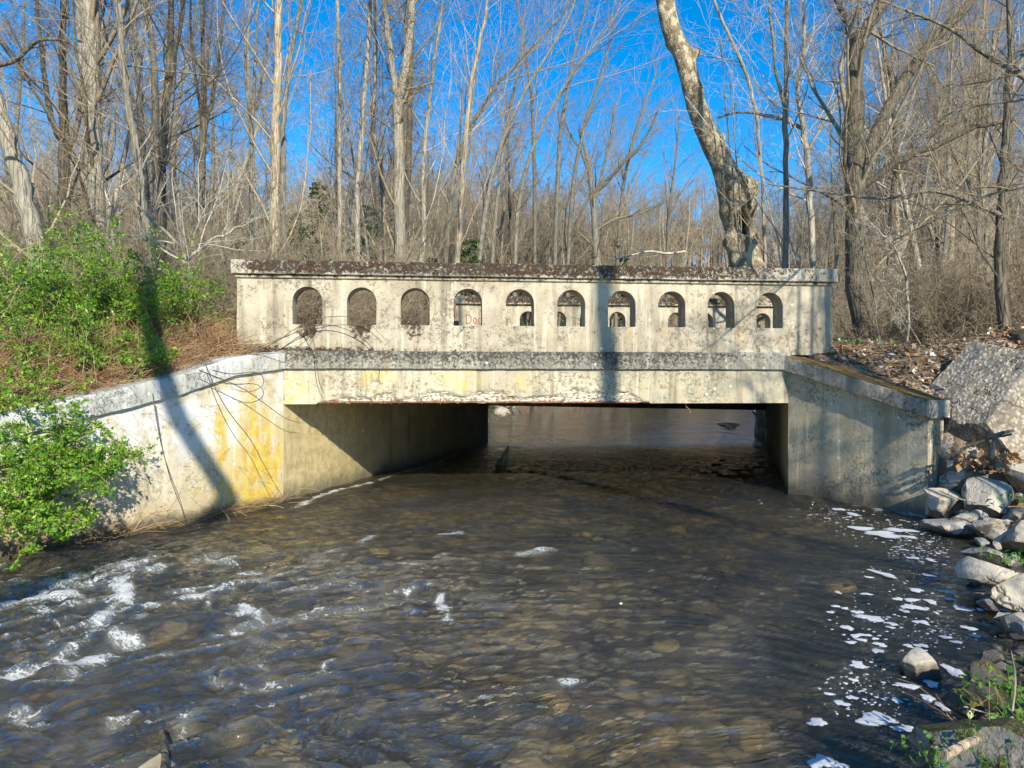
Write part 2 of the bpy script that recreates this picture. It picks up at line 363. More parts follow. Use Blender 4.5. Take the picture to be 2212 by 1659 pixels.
# ------------------------------------------------------------------ bridge measurements
PSI = R(5.7); U = np.array((math.cos(PSI), math.sin(PSI))); O2 = np.array((0, 9.8)); A17 = np.array((.292, .956))
CL = O2 + -2.95 * U; CR = O2 + 3.817 * U                       # abutment corners on the front line
BL = CL + 8.15 * A17; BR = CR + 8.7 * A17
WLd = np.array((-.495, -.869)); WLd /= np.linalg.norm(WLd)        # directions of the wing walls, towards the viewer
WRd = np.array((.98, -1.55)); WRd /= np.linalg.norm(WRd)
WLE = CL + 4.6 * WLd; WRE = CR + 1.90 * WRd

# ------------------------------------------------------------------ terrain
CH = np.array([(-6.6, -6), (-6.4, 3.5), tuple(WLE), tuple(CL), tuple(BL), (-1.0, 18.6), (-1.5, 26), (-1.9, 34), (.5, 42), (7, 52), (16, 70), (30, 90),
               (36, 90), (19.5, 60), (12.5, 40), (9.0, 27), tuple(BR), tuple(CR), tuple(WRE), (5.05, 8.0), (4.2, 6.1), (3.55, 5.3), (3.15, 4.7), (2.5, 3.8), (1.8, 3.05), (1.1, 2.0), (.2, 1.2), (-1.2, .2), (-2.0, -6)])
def chan_dist(x, y):
    """signed distance to the stream channel, positive outside"""
    d = np.full(x.shape, 1e9); ins = np.zeros(x.shape, bool); n = len(CH)
    for i in range(n):
        a = CH[i]; b = CH[(i + 1) % n]; ab = b - a
        t = np.clip(((x - a[0]) * ab[0] + (y - a[1]) * ab[1]) / (ab @ ab), 0, 1)
        d = np.minimum(d, np.hypot(x - a[0] - t * ab[0], y - a[1] - t * ab[1]))
        c = ((a[1] > y) != (b[1] > y)); xi = a[0] + (y - a[1]) * ab[0] / (ab[1] if abs(ab[1]) > 1e-9 else 1e-9)
        ins ^= c & (x < xi)
    return np.where(ins, -d, d)
def hill(x, y):
    h = 15 * sstep(50, 140, y + .12 * np.abs(x - 20)) + 5 * fbm(x / 40 + 3, y / 40, 5, 3) * sstep(40, 90, y)
    return h
def ground(x, y):
    x = np.asarray(x, float); y = np.asarray(y, float)
    d = chan_dist(x, y)
    mid = (CH[0, 0] * 0 + .3 * np.clip(y - 9, -20, 60))             # rough centre line of the stream
    left = x < mid
    n = (fbm(x * .9, y * .9, 21, 4) - .5)
    plat = 1.86 + .045 * np.clip(y - 10, 0, 40) + hill(x, y) + n * .35
    # behind the left wing the bank follows the falling coping, then climbs
    lw = np.interp(y, [3.5, 5.5, 6.6, 7.3, 8.2, 8.8, 9.5], [.2, .7, 1.05, 1.22, 1.45, 1.62, 1.78]) + np.clip(d - .3, 0, 9) * .34
    rw = np.interp(y, [2, 5, 7.6, 8.45, 8.9, 9.4, 10.1], [.05, .10, .15, .5, 1.15, 1.5, 1.76]) + np.clip(d - .3, 0, 9) * .22
    z = np.where(y < 10.1, np.where(left, np.minimum(lw, 2.4), np.minimum(rw, 2.15)) + n * .16, plat)
    # soft, stepped foot of the banks where no wall holds them
    soft = np.where(left, sstep(5.6, 4.8, y), sstep(8.35, 7.9, y)); soft = np.maximum(soft, sstep(18.6, 19.6, y)) * sstep(10, 5, d)
    zs = -.35 + np.minimum(d * .62, 0.6 + d * .3)
    z = np.where(soft > 0, z * (1 - soft) + np.minimum(z, zs) * soft, z)
    hard = sstep(.10, .28, d)
    bed = -.42 + .16 * fbm(x * 1.3, y * 1.3, 33, 4) + .14 * sstep(-1.0, 0, d)
    zo = np.where(soft > .5, z, -.3 + (z + .3) * hard)
    return np.where(d < 0, bed, np.maximum(zo, bed))
def axis(a, b, fine0, fine1, st, gr=1.09):
    c = list(np.arange(fine0, fine1, st)); s = st
    x = fine1
    while x < b: c.append(x); s *= gr; x += s
    c.append(b); x = fine0; s = st; low = []
    while x > a: s *= gr; x -= s; low.append(max(x, a))
    return np.array(sorted(set(low + c)))
gx = axis(-260, 260, -8, 10, .13); gy = axis(-14, 300, -2, 21, .13)
GX, GY = np.meshgrid(gx, gy)
GZ = ground(GX, GY)
nx_, ny_ = len(gx), len(gy)
idx = np.arange(nx_ * ny_).reshape(ny_, nx_)
gf = np.stack([idx[:-1, :-1], idx[:-1, 1:], idx[1:, 1:], idx[1:, :-1]], -1).reshape(-1, 4)
m = Mat('forest_floor'); pz = m.xyz(m.n('NewGeometry', out=0))[2]
vc = m.voro(9, out=1); vr = m.xyz(vc)[0]; nb = m.noise(1.2, 6); nf = m.noise(22, 6, .7)
lc = m.mix(m.rng(vr, 0, .8, smooth=False), (.12, .08, .045), (.28, .20, .125)); lc = m.mix(m.rng(vr, .86, .95), lc, (.46, .40, .33))
lc = m.mix(m.rng(nf, .5, .66), lc, (.075, .05, .03)); lc = m.mix(m.math('MULTIPLY', m.rng(nb, .52, .68), .6), lc, (.22, .16, .09))
bv = m.voro(7, out=1); bvd = m.voro(7)
bc = m.mix(m.rng(m.xyz(bv)[0], 0, 1, smooth=False), (.15, .125, .055), (.60, .50, .30)); bc = m.mix(m.rng(m.noise(1.1, 5), .45, .65), bc, (.07, .085, .03)); bc = m.mix(m.math('MULTIPLY', m.rng(bvd, .35, .6), .8), bc, (.05, .042, .025))
k = m.rng(m.math('ADD', pz, m.math('MULTIPLY', nf, .12)), .06, -.06)
M['floor'] = m.set(m.mix(k, lc, bc), .9, m.bump(m.math('ADD', m.math('MULTIPLY', m.rng(m.math('MULTIPLY', vr, 1.0), 0, 1), .6), nf), .7, .04))
terr = link('ground', mesh_np('ground', np.stack([GX, GY, GZ], -1).reshape(-1, 3), gf), None, M['floor'], True)
tag(terr, 'leaf covered stream banks and wooded hillside', kind='structure')
def gz(x, y): return float(ground(np.array([x]), np.array([y]))[0])

# ------------------------------------------------------------------ water
def wlevel(y): return np.interp(y, [0, 4, 7, 9.5, 12, 17, 60], [-.22, -.19, -.14, -.06, .0, .08, .16])
def onwater(px, py):
    d = 8.0
    for _ in range(12): d = (HC - float(wlevel(d))) * F / max(py - CY, 5)
    return np.array(((px - CX) / F * d, d))
wx = np.concatenate([np.arange(-7, 6.6, .036), np.arange(6.6, 24, .3)])
ys = [1.0]
while ys[-1] < 64: ys.append(ys[-1] + (max(.022, .0055 * ys[-1]) if ys[-1] < 12 else .0065 * ys[-1]))
wy = np.array(ys); X, Y = np.meshgrid(wx, wy)
# flow runs out of the bridge, fanning to the lower left and lower right
rapid = sstep(1.8, -1.2, X) * sstep(8.0, 6.0, Y) * (.35 + .65 * sstep(.9, -2.0, X)) ; calm = .8 * sstep(1.7, 3.3, X - .12 * (Y - 4)) * sstep(9.3, 8, Y)
th = R(8) + R(34) * sstep(2.5, -3, X) - R(25) * sstep(1.0, 3.2, X)
xr = X * np.cos(th) + Y * np.sin(th); yr = -X * np.sin(th) + Y * np.cos(th)
wob = fbm(X * .9, Y * .9, 3, 3) * 2.6
big = fbm(xr * 1.0 + wob, yr * 2.6, 41, 3) - .5; med = fbm(xr * 3.0 + wob * 2, yr * 5.4 + wob * 1.6, 51, 4, .6) - .5; sm = fbm(xr * 9 + wob * 3, yr * 15, 61, 3, .6) - .5
ridge = 1 - np.abs(2 * fbm(xr * 1.7 + wob, yr * 4.2 + wob, 71, 3, .55) - 1) * 2.2
amp = (.38 + 1.0 * rapid) * (1 - .85 * calm) * (.10 + .90 * sstep(18, 10.5, Y))
far = sstep(60, 9, Y)
Z = wlevel(Y) + amp * far * (.10 * big + .125 * med * (1 + .4 * rapid) + .05 * sm + .02 * rapid * ridge)
FOAM = [  # streaks of white water: points (measured), half width in metres, strength
 ([(-40, 1320), (60, 1308), (154, 1303)], .055, 1.0), ([(60, 1296), (150, 1268), (234, 1248), (311, 1237)], .03, .8), ([(215, 1353), (245, 1335), (271, 1314), (262, 1290), (256, 1272)], .05, 1.0),
 ([(271, 1318), (330, 1333)], .04, .9), ([(-40, 1462), (40, 1452), (110, 1439), (170, 1428), (216, 1411)], .06, 1.05), ([(340, 1302), (420, 1298), (501, 1285)], .035, .8), ([(366, 1342), (395, 1314)], .025, .8),
 ([(531, 1333), (570, 1350), (604, 1356), (688, 1334)], .045, 1.0), ([(469, 1382), (524, 1362)], .03, .9), ([(250, 1388), (290, 1384)], .025, .7), ([(524, 1250), (600, 1241)], .035, .85), ([(454, 1226), (494, 1223)], .05, .8),
 ([(756, 1306), (830, 1296), (926, 1274)], .03, .75), ([(953, 1296), (962, 1325), (967, 1352)], .03, 1.0), ([(1041, 1512), (1076, 1506)], .022, .95), ([(955, 1156), (990, 1152)], .05, .7), ([(1120, 1198), (1190, 1186)], .05, .75),
 ([(640, 1094), (700, 1068), (800, 1042)], .05, .85), ([(820, 1036), (930, 1004), (1052, 958)], .035, .6), ([(700, 1205), (760, 1190), (800, 1160)], .05, .65), ([(600, 1280), (680, 1262), (760, 1225)], .03, .6),
 ([(150, 1345), (100, 1400)], .02, .4), ([(1225, 1475), (1240, 1472)], .02, .8), ([(440, 1475), (520, 1462)], .015, .6), ([(690, 1470), (720, 1440)], .012, .7), ([(560, 1225), (640, 1205), (700, 1200)], .03, .6), ([(860, 1285), (890, 1330)], .02, .5)]
foam = np.zeros_like(X)
for pts, hw, st in FOAM:
    if pts[0][0] > 430: hw, st = hw * .72, st * .86
    q = np.array([onwater(*p) for p in pts]); dd = np.full(X.shape, 1e9)
    for a, b in zip(q[:-1], q[1:]):
        ab = b - a; t = np.clip(((X - a[0]) * ab[0] + (Y - a[1]) * ab[1]) / (ab @ ab + 1e-9), 0, 1)
        dd = np.minimum(dd, np.hypot(X - a[0] - t * ab[0], (Y - a[1] - t * ab[1])))
    dd = dd + .12 * (fbm(X * 7, Y * 7, 91, 3) - .5)
    foam = np.maximum(foam, st * np.exp(-np.maximum(dd, 0) ** 2 / (2 * (hw * 1.15) ** 2)))
    Z += .035 * st * min(hw / .05, 1.2) * np.exp(-dd ** 2 / (2 * (hw * 1.5) ** 2)) * (Y < 8)
foam = np.maximum(foam, (.40 + .22 * sstep(-1.2, -2.6, X)) * rapid * sstep(.72, .95, ridge))
iw = np.arange(X.size).reshape(X.shape)
wf = np.stack([iw[:-1, :-1], iw[:-1, 1:], iw[1:, 1:], iw[1:, :-1]], -1).reshape(-1, 4)
# drop cells well under the banks
cd = chan_dist(X, Y); keep = (cd.ravel()[wf] < .9).any(1); wf = wf[keep]
used = np.unique(wf); remap = np.zeros(X.size, int); remap[used] = np.arange(len(used)); wf = remap[wf]
m = Mat('stream_water'); m.t.nodes.remove(m.p)
at = m.n('Attribute', out=2, attribute_name='foam'); al = m.n('Attribute', out=2, attribute_name='calm')
fl = m.n('Attribute', out=1, attribute_name='flow'); v1 = m.n('Mapping', {0: fl, 3: (5.0, 10.5, 1)}); v2 = m.n('Mapping', {0: fl, 3: (17, 36, 1)}); v3 = m.n('Mapping', {0: m.co(), 3: (.9, .62, 1)})
h = m.math('ADD', m.noise(1, 6, .64, v1, .9), m.math('MULTIPLY', m.noise(1, 3, .6, v2, .5), .3))
wy_ = m.xyz(m.n('NewGeometry', out=0))[1]
h = m.math('ADD', h, m.math('MULTIPLY', m.noise(1, 5, .62, v3, .6), m.rng(wy_, 12, 19, 0, 14)))
nb = m.bump(h, m.math('MULTIPLY', m.rng(al, 0, 1, 1.0, .2, False), m.rng(wy_, 10, 18, 1, .16)), .12)
fr = m.n('Fresnel', {'IOR': 1.8, 'Normal': nb})
gl = m.n('BsdfGlossy', {0: (1, 1, 1, 1), 'Roughness': .04, 'Normal': nb})
tr = m.n('BsdfTransparent', {0: (.93, .86, .66, 1)})
mur = m.n('BsdfDiffuse', {0: m.mix(m.math('MULTIPLY', at, .8), (.155, .142, .095), (.42, .46, .41)), 'Normal': nb})
body = m.n('MixShader', {0: m.math('ADD', .17, m.math('MULTIPLY', at, .48)), 1: tr, 2: mur})
wsh = m.n('MixShader', {0: fr, 1: body, 2: gl})
bub = m.math('ADD', m.math('MULTIPLY', m.noise(1, 9, .80, m.n('Mapping', {0: m.co(), 2: (0, 0, R(-20)), 3: (13, 30, 1)}), .8), 2.0), m.math('SUBTRACT', m.math('MULTIPLY', m.rng(m.voro(60), .1, .6, 0, .25), 1.0), .45))
fm = m.math('MULTIPLY', m.rng(m.math('ADD', m.math('MULTIPLY', at, .62), m.math('SUBTRACT', bub, .74)), .30, .56), .95)
fo = m.n('BsdfDiffuse', {0: (.78, .80, .80, 1), 'Normal': m.bump(bub, .9, .03)})
m.t.links.new(m.n('MixShader', {0: fm, 1: wsh, 2: fo}), m.out.inputs[0])
M['water'] = m.m
water = link('stream', mesh_np('stream', np.stack([X, Y, Z], -1).reshape(-1, 3)[used], wf, {'foam': foam.ravel()[used], 'calm': calm.ravel()[used]}), None, M['water'], True)
fa = water.data.attributes.new('flow', 'FLOAT_VECTOR', 'POINT'); fa.data.foreach_set('vector', np.stack([xr + wob * .35, yr + .30 * wob, 0 * xr], -1).reshape(-1, 3)[used].astype(np.float32).ravel())
tag(water, 'shallow brown stream rushing out from under the bridge', kind='structure')

# ------------------------------------------------------------------ bridge
bridge = empty('bridge', (O2[0], O2[1], 0), PSI)
tag(bridge, 'old weathered concrete bridge with ten arched parapet openings over the stream', 'bridge')
BI = Matrix.Translation((O2[0], O2[1], 0)) @ Matrix.Rotation(PSI, 4, 'Z'); BINV = BI.inverted()
def loc2(p, z=0): q = BINV @ Vector((p[0], p[1], z)); return (q.x, q.y, q.z)

def rough(v, amp, sc, seed=0):
    """small unevenness of cast edges"""
    v = np.asarray(v, float).copy()
    for a in range(3):
        v[:, a] += amp * (fbm(v[:, (a + 1) % 3] * sc + 5 * a + seed, v[:, (a + 2) % 3] * sc + v[:, a] * sc * .7, 100 + a + seed, 3) - .5) * 2
    return v

def arch_wall(s0, s1, z0, z1, y0, y1, arches, w, zsill, ztop, na=14):
    """wall with round-headed openings, front at y0, back at y1"""
    r = w / 2; zs = ztop - r; bm = bmesh.new(); vc = {}
    def V(x, y, z):
        k = (round(x, 4), round(y, 4), round(z, 4))
        if k not in vc: vc[k] = bm.verts.new(k)
        return vc[k]
    def Q(*p):
        try: bm.faces.new([V(*q) for q in p])
        except ValueError: pass
    def rect(xa, xb, za, zb, y, flip, nx=1, nz=1):
        xs = np.linspace(xa, xb, nx + 1); zz = np.linspace(za, zb, nz + 1)
        for i in range(nx):
            for j in range(nz):
                p = [(xs[i], y, zz[j]), (xs[i + 1], y, zz[j]), (xs[i + 1], y, zz[j + 1]), (xs[i], y, zz[j + 1])]
                Q(*(p[::-1] if flip else p))
    edges = [s0]
    for c in arches: edges += [c - r, c + r]
    edges.append(s1)
    xi = np.linspace(0, 1, na + 1)
    for y, fl in ((y0, False), (y1, True)):
        for i in range(0, len(edges), 2):
            rect(edges[i], edges[i + 1], z0, zsill, y, fl, 3, 2); rect(edges[i], edges[i + 1], zsill, zs, y, fl, 3, 3); rect(edges[i], edges[i + 1], zs, z1, y, fl, 3, 3)
        for c in arches:
            xs = c - r * np.cos(np.pi * xi)
            for a, b in zip(xs[:-1], xs[1:]):
                za = zs + math.sqrt(max(r * r - (a - c) ** 2, 0)); zb = zs + math.sqrt(max(r * r - (b - c) ** 2, 0))
                p = [(a, y, za), (b, y, zb), (b, y, z1), (a, y, z1)]; Q(*(p[::-1] if fl else p))
                p = [(a, y, z0), (b, y, z0), (b, y, zsill), (a, y, zsill)]; Q(*(p[::-1] if fl else p))
    for c in arches:
        xs = c - r * np.cos(np.pi * xi)
        for a, b in zip(xs[:-1], xs[1:]):
            za = zs + math.sqrt(max(r * r - (a - c) ** 2, 0)); zb = zs + math.sqrt(max(r * r - (b - c) ** 2, 0))
            Q((a, y0, za), (a, y1, za), (b, y1, zb), (b, y0, zb)); Q((a, y0, zsill), (b, y0, zsill), (b, y1, zsill), (a, y1, zsill))
        for zz in (np.linspace(zsill, zs, 4),):
            for p, q in zip(zz[:-1], zz[1:]):
                Q((c - r, y0, p), (c - r, y1, p), (c - r, y1, q), (c - r, y0, q)); Q((c + r, y0, p), (c + r, y0, q), (c + r, y1, q), (c + r, y1, p))
    for p, q in ((z0, zsill), (zsill, zs), (zs, z1)):
        Q((s0, y0, p), (s0, y0, q), (s0, y1, q), (s0, y1, p)); Q((s1, y0, p), (s1, y1, p), (s1, y1, q), (s1, y0, q))
    Q((s0, y0, z1), (s1, y0, z1), (s1, y1, z1), (s0, y1, z1))
    me = bpy.data.meshes.new('parapet'); bm.to_mesh(me); bm.free()
    return me

def sweep(name, path, prof, mat, parent, amp=.006, sc=6, seed=0, step=.07, chips=0.0):
    """rectangular-ish profile [(out, up)...] swept along a 3-D path with an outward side direction per path point"""
    pts = []; outs = []
    for (p, o), (q, o2) in zip(path[:-1], path[1:]):
        n = max(1, int(np.linalg.norm(np.subtract(q, p)) / step))
        for i in range(n):
            t = i / n; pts.append(np.array(p) * (1 - t) + np.array(q) * t); outs.append(np.array(o) * (1 - t) + np.array(o2) * t)
    pts.append(np.array(path[-1][0], float)); outs.append(np.array(path[-1][1], float))
    # subdivide the profile
    pr = []
    for a, b in zip(prof, prof[1:] + prof[:1]):
        n = max(1, int(np.hypot(b[0] - a[0], b[1] - a[1]) / step))
        for i in range(n): pr.append((a[0] + (b[0] - a[0]) * i / n, a[1] + (b[1] - a[1]) * i / n))
    k = len(pr); V = np.array([[p[0] + o[0] * u_, p[1] + o[1] * u_, p[2] + v_] for p, o in zip(pts, outs) for u_, v_ in pr])
    n = len(pts); f = [(i * k + j, i * k + (j + 1) % k, (i + 1) * k + (j + 1) % k, (i + 1) * k + j) for i in range(n - 1) for j in range(k)]
    V = rough(V, amp, sc, seed)
    f += [tuple(range(k))[::-1], tuple((n - 1) * k + j for j in range(k))]
    o = link(name, mesh_py(name, V, f), parent, mat, True, 40)
    bv = o.modifiers.new('edge wear', 'BEVEL'); bv.width = .009; bv.segments = 2; bv.angle_limit = R(50)
    return o

arch_c = [S0A + SPC * i for i in range(10)]
PL, PR = -3.533, 4.447; YP0, YP1 = .02, .33
par_me = arch_wall(PL, PR, Z_LED - .03, Z_CAPB + .02, YP0, YP1, arch_c, ARW, Z_SILL, Z_AT)
vv = np.empty(len(par_me.vertices) * 3); par_me.vertices.foreach_get('co', vv); vv = rough(vv.reshape(-1, 3), .004, 5); par_me.vertices.foreach_set('co', vv.ravel())
link('parapet', par_me, bridge, M['parapet'])
capprof = [(-.075, 0), (-.075, .175), (.40, .175), (.40, 0), (.34, -.0), (.34, -.035), (.0, -.035), (.0, 0)]
def cap(parent, x0, x1, seed):
    pr = [(-a, b) for a, b in capprof]
    return sweep('parapet_cap', [((x0, YP0, Z_CAPB), (0, -1)), ((x1, YP0, Z_CAPB), (0, -1))], [(.075, 0), (.075, .177), (-.385, .177), (-.385, 0)], M['cap'], parent, .006, 7, seed)
cap(bridge, PL - .06, PR + .06, 1)
sweep('cap_bed_course', [((PL - .02, YP0, Z_CAPB - .045), (0, -1)), ((PR + .02, YP0, Z_CAPB - .045), (0, -1))], [(.03, 0), (.03, .043), (-.34, .043), (-.34, 0)], M['parapet'], bridge, .003, 7, 2)
sweep('ledge', [((-3.08, 0, Z_LEDB), (0, -1)), ((3.83, 0, Z_LEDB), (0, -1))], [(.05, 0), (.05, Z_LED - Z_LEDB - .012), (.03, Z_LED - Z_LEDB), (-.4, Z_LED - Z_LEDB), (-.4, 0)], M['ledge'], bridge, .007, 6, 3)
# front beam with its broken lower edge
nsx, nsz = 300, 28
sx = np.linspace(-2.95, 3.83, nsx); sz = np.linspace(Z_SOF, Z_LEDB + .01, nsz); BX, BZ = np.meshgrid(sx, sz)
edge = Z_SOF + .20 * (.15 + 1.15 * fbm(BX[0] * 3.2, BX[0] * 0 + 2, 7, 5, .65)) * sstep(-2.62, -2.2, sx) * sstep(1.95, 1.45, sx)
inside = sstep(-.01, .06, edge[None, :] - BZ + .11 * (fbm(BX * 8, BZ * 16, 13, 4) - .5))
inside *= (edge[None, :] > Z_SOF + .012)
depth = inside * (.008 + .055 * fbm(BX * 9, BZ * 30, 17, 5, .65)) + .004 * (fbm(BX * 5, BZ * 5, 19, 3) - .5)
BZ2 = BZ + (np.arange(nsz)[:, None] == 0) * inside * .03 * fbm(BX * 14, BX * 0, 23, 3)
fv = np.stack([BX, depth, BZ2], -1).reshape(-1, 3)
ii = np.arange(nsx * nsz).reshape(nsz, nsx)
ff = [tuple(q) for q in np.stack([ii[:-1, :-1], ii[:-1, 1:], ii[1:, 1:], ii[1:, :-1]], -1).reshape(-1, 4)]
nv = len(fv); bk = np.stack([sx, np.full(nsx, .35), np.full(nsx, Z_SOF)], -1)
tk = np.stack([sx, np.full(nsx, .35), np.full(nsx, Z_LEDB + .01)], -1)
fv2 = np.concatenate([fv, bk, tk])
for i in range(nsx - 1):
    ff.append((ii[0, i + 1], ii[0, i], nv + i, nv + i + 1)); ff.append((nv + i + 1, nv + i, nv + nsx + i, nv + nsx + i + 1))
bme = mesh_py('beam', fv2, ff); a = bme.attributes.new('spall', 'FLOAT', 'POINT'); a.data.foreach_set('value', np.concatenate([inside.ravel(), np.zeros(2 * nsx)]).astype(np.float32))
link('beam', bme, bridge, M['beam'])
def poly_tube(name, pts, r0, r1=None, mat=None, parent=None, sides=6, smooth=True):
    P = np.array(pts, float)[None]; rad = np.linspace(r0, r1 if r1 is not None else r0, len(pts))[None]
    v, f = tubes(P, rad, sides)
    f = [tuple(q) for q in f] + [tuple(range(sides))[::-1], tuple(range(len(v) - sides, len(v)))]
    return link(name, mesh_py(name, v, f), parent, mat, smooth, 50)
def wig(a, b, n, amp, rng=RNG, sag=0):
    t = np.linspace(0, 1, n)[:, None]; p = np.array(a) * (1 - t) + np.array(b) * t + amp * rng.normal(size=(n, 3)) * np.sin(np.pi * t); p[:, 2] -= sag * np.sin(np.pi * t[:, 0]); return p
poly_tube('reinforcing_bar', wig((-2.46, .035, Z_SOF + .028), (1.72, .04, Z_SOF + .012), 40, .003), .013, mat=M['rust'], parent=bridge)
poly_tube('reinforcing_bar', wig((-2.2, .085, Z_SOF + .022), (1.5, .085, Z_SOF + .016), 40, .003), .012, mat=M['rust'], parent=bridge)
for px in (1261, 1312, 1344, 1398, 1483, 1565, 1598, 1686, 1762, 1990, 2250):
    t = (px * .54 - CX) / F; s = 9.8 * t / (math.cos(PSI) - t * math.sin(PSI)); j = random.uniform(-.012, .012)
    poly_tube('stirrup', [(s + j, .05, Z_SOF + .105 + random.uniform(-.02, .03)), (s, .026, Z_SOF + .06), (s - j * .5, .018, Z_SOF + .02), (s, .03, Z_SOF - .004), (s, .07, Z_SOF - .006)], .0065, mat=M['rust'], parent=bridge, sides=5)
hx = 9.8 * ((1485 - CX) / F) / .97
poly_tube('bent_bar_end', [(hx, .1, Z_SOF + .02), (hx + .01, .09, Z_SOF - .05), (hx + .05, .08, Z_SOF - .09), (hx + .06, .08, Z_SOF - .14)], .011, .008, M['rust'], bridge)
# deck slab and far beam
def prism(name, poly, z0, z1, mat, parent, zt=None):
    n = len(poly); v = [(*p, z0) for p in poly] + [(*p, (zt[i] if zt else z1)) for i, p in enumerate(poly)]
    f = [tuple(range(n))[::-1], tuple(range(n, 2 * n))] + [(i, (i + 1) % n, n + (i + 1) % n, n + i) for i in range(n)]
    return link(name, mesh_py(name, v, f), parent, mat)
q = [loc2(p)[:2] for p in (CL + .36 * A17 - .05 * U, CR + .36 * A17 + .05 * U, BR - .05 * A17 + .05 * U, BL - .05 * A17 - .05 * U)]
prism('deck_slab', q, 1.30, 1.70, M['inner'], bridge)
q2 = [loc2(p)[:2] for p in (BL - .02 * A17, BR - .02 * A17 + .1 * U, BR + .45 * A17 + .1 * U, BL + .45 * A17)]
n = 4; v = [(*q2[0], .95), (*q2[1], .80), (*q2[2], .80), (*q2[3], .95)] + [(*p, 2.3) for p in q2]
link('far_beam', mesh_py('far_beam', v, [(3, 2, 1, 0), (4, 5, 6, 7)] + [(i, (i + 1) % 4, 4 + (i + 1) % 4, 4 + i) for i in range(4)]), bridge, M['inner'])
# far parapet: same casting on the other side of the road
LE, RE = np.array((-1.2, 16.7)), np.array((6.95, 17.4)); ang = math.atan2(*(RE - LE)[::-1])
fp = empty('far_parapet'); fp.parent = bridge
org = LE - np.array((math.cos(ang), math.sin(ang))) * PL
mw = Matrix.Translation((org[0], org[1], .40)) @ Matrix.Rotation(ang, 4, 'Z'); fp.matrix_local = BINV @ mw
link('wall', par_me.copy(), fp); o = cap(fp, PL - .06, PR + .06, 9)
# painted scrawl on the far parapet, strokes as thin brushed ribbons
gm = simple('faded_red_paint', [(.30, .09, .06), (.36, .13, .09)], 30)
strokes = [[(0, 0), (0, .17)], [(-.015, .165), (.05, .16), (.095, .12), (.10, .06), (.06, .01), (-.01, 0)],
           [(.17, .105), (.145, .09), (.14, .045), (.16, .012), (.19, .012), (.205, .05), (.195, .09), (.17, .105)], [(.285, .1), (.25, .105), (.235, .06), (.25, .012), (.29, .008), (.30, .03)]]
sv, sf = [], []
lx0 = PL + .17; lz0 = 2.42
for stt in strokes:
    p = np.array(stt); tt = np.linspace(0, len(p) - 1, len(p) * 4); p = np.stack([np.interp(tt, range(len(p)), p[:, 0]), np.interp(tt, range(len(p)), p[:, 1])], -1)
    T = np.gradient(p, axis=0); T /= np.linalg.norm(T, axis=1, keepdims=True) + 1e-9; Nn = np.stack([-T[:, 1], T[:, 0]], -1) * .009
    b = len(sv)
    for k_ in range(len(p)):
        for sg in (-1, 1): sv.append((lx0 + p[k_, 0] * 1.15 + sg * Nn[k_, 0], YP0 - .010, lz0 + p[k_, 1] * 1.25 + sg * Nn[k_, 1]))
    sf += [(b + 2 * k_, b + 2 * k_ + 1, b + 2 * k_ + 3, b + 2 * k_ + 2) for k_ in range(len(p) - 1)]
link('painted_scrawl', mesh_py('painted_scrawl', sv, sf), fp, gm)

# abutments and wing walls as thick slabs whose visible face is a fine uneven grid
def wall_face(name, a, b, ztop, zbot, thick, side, mat, parent, amp=.008, step=.06, seed=0, batter=0.0):
    """wall from a to b (world xy); ztop: list of (distance, z); side=+1 thickens to the left of a->b"""
    a = np.array(a, float); b = np.array(b, float); ln = np.linalg.norm(b - a); d = (b - a) / ln; nrm = np.array((-d[1], d[0])) * side
    n = max(2, int(ln / step)); ts = np.linspace(0, ln, n + 1); zt = np.interp(ts, [q[0] for q in ztop], [q[1] for q in ztop]); mz = 26
    V = []
    for lay, off in ((0, 0.0), (1, thick)):
        for i, t in enumerate(ts):
            for j in range(mz + 1):
                z = zbot + (zt[i] - zbot) * j / mz; nz_ = 0
                if lay == 0: nz_ = amp * 2 * (fbm(np.array([t * 3.0 + seed]), np.array([z * 3.0]), 200 + seed, 4)[0] - .5) + batter * (zt[i] - z)
                V.append((t, off + (nz_ if lay == 0 else 0) , z))
    k = mz + 1; nn = n + 1; f = []
    for i in range(n):
        for j in range(mz):
            q = [i * k + j, (i + 1) * k + j, (i + 1) * k + j + 1, i * k + j + 1]; q2_ = [x + nn * k for x in q]
            f.append(tuple(q) if side > 0 else tuple(q[::-1])); f.append(tuple(q2_[::-1]) if side > 0 else tuple(q2_))
        f.append((i * k + mz, (i + 1) * k + mz, (i + 1) * k + mz + nn * k, i * k + mz + nn * k))
    for i in (0, n):
        for j in range(mz): f.append((i * k + j, i * k + j + 1, i * k + j + 1 + nn * k, i * k + j + nn * k))
    V = np.array(V); 
    if side < 0: V[:, 1] *= -1
    o = link(name, mesh_py(name, V, f), parent, mat, True, 40)
    mw = Matrix.Translation((a[0], a[1], 0)) @ Matrix.Rotation(math.atan2(d[1], d[0]), 4, 'Z'); o.matrix_local = BINV @ mw
    return o
WTL = [(0, 1.648), (.78, 1.552), (1.53, 1.325), (2.57, 1.11), (3.3, .95), (4.6, .62)]
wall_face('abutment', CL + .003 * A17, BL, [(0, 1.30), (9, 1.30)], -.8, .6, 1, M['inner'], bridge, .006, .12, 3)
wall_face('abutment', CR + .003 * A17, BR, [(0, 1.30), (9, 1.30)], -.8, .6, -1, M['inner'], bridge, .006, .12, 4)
wall_face('wing_wall', CL, WLE, WTL, -.8, .45, -1, M['wing'], bridge, .012, .05, 5)
wall_face('wing_wall', CR, WRE, [(0, 1.64), (1.9, 1.065)], -.8, .34, 1, M['wing_dark'], bridge, .010, .05, 6)
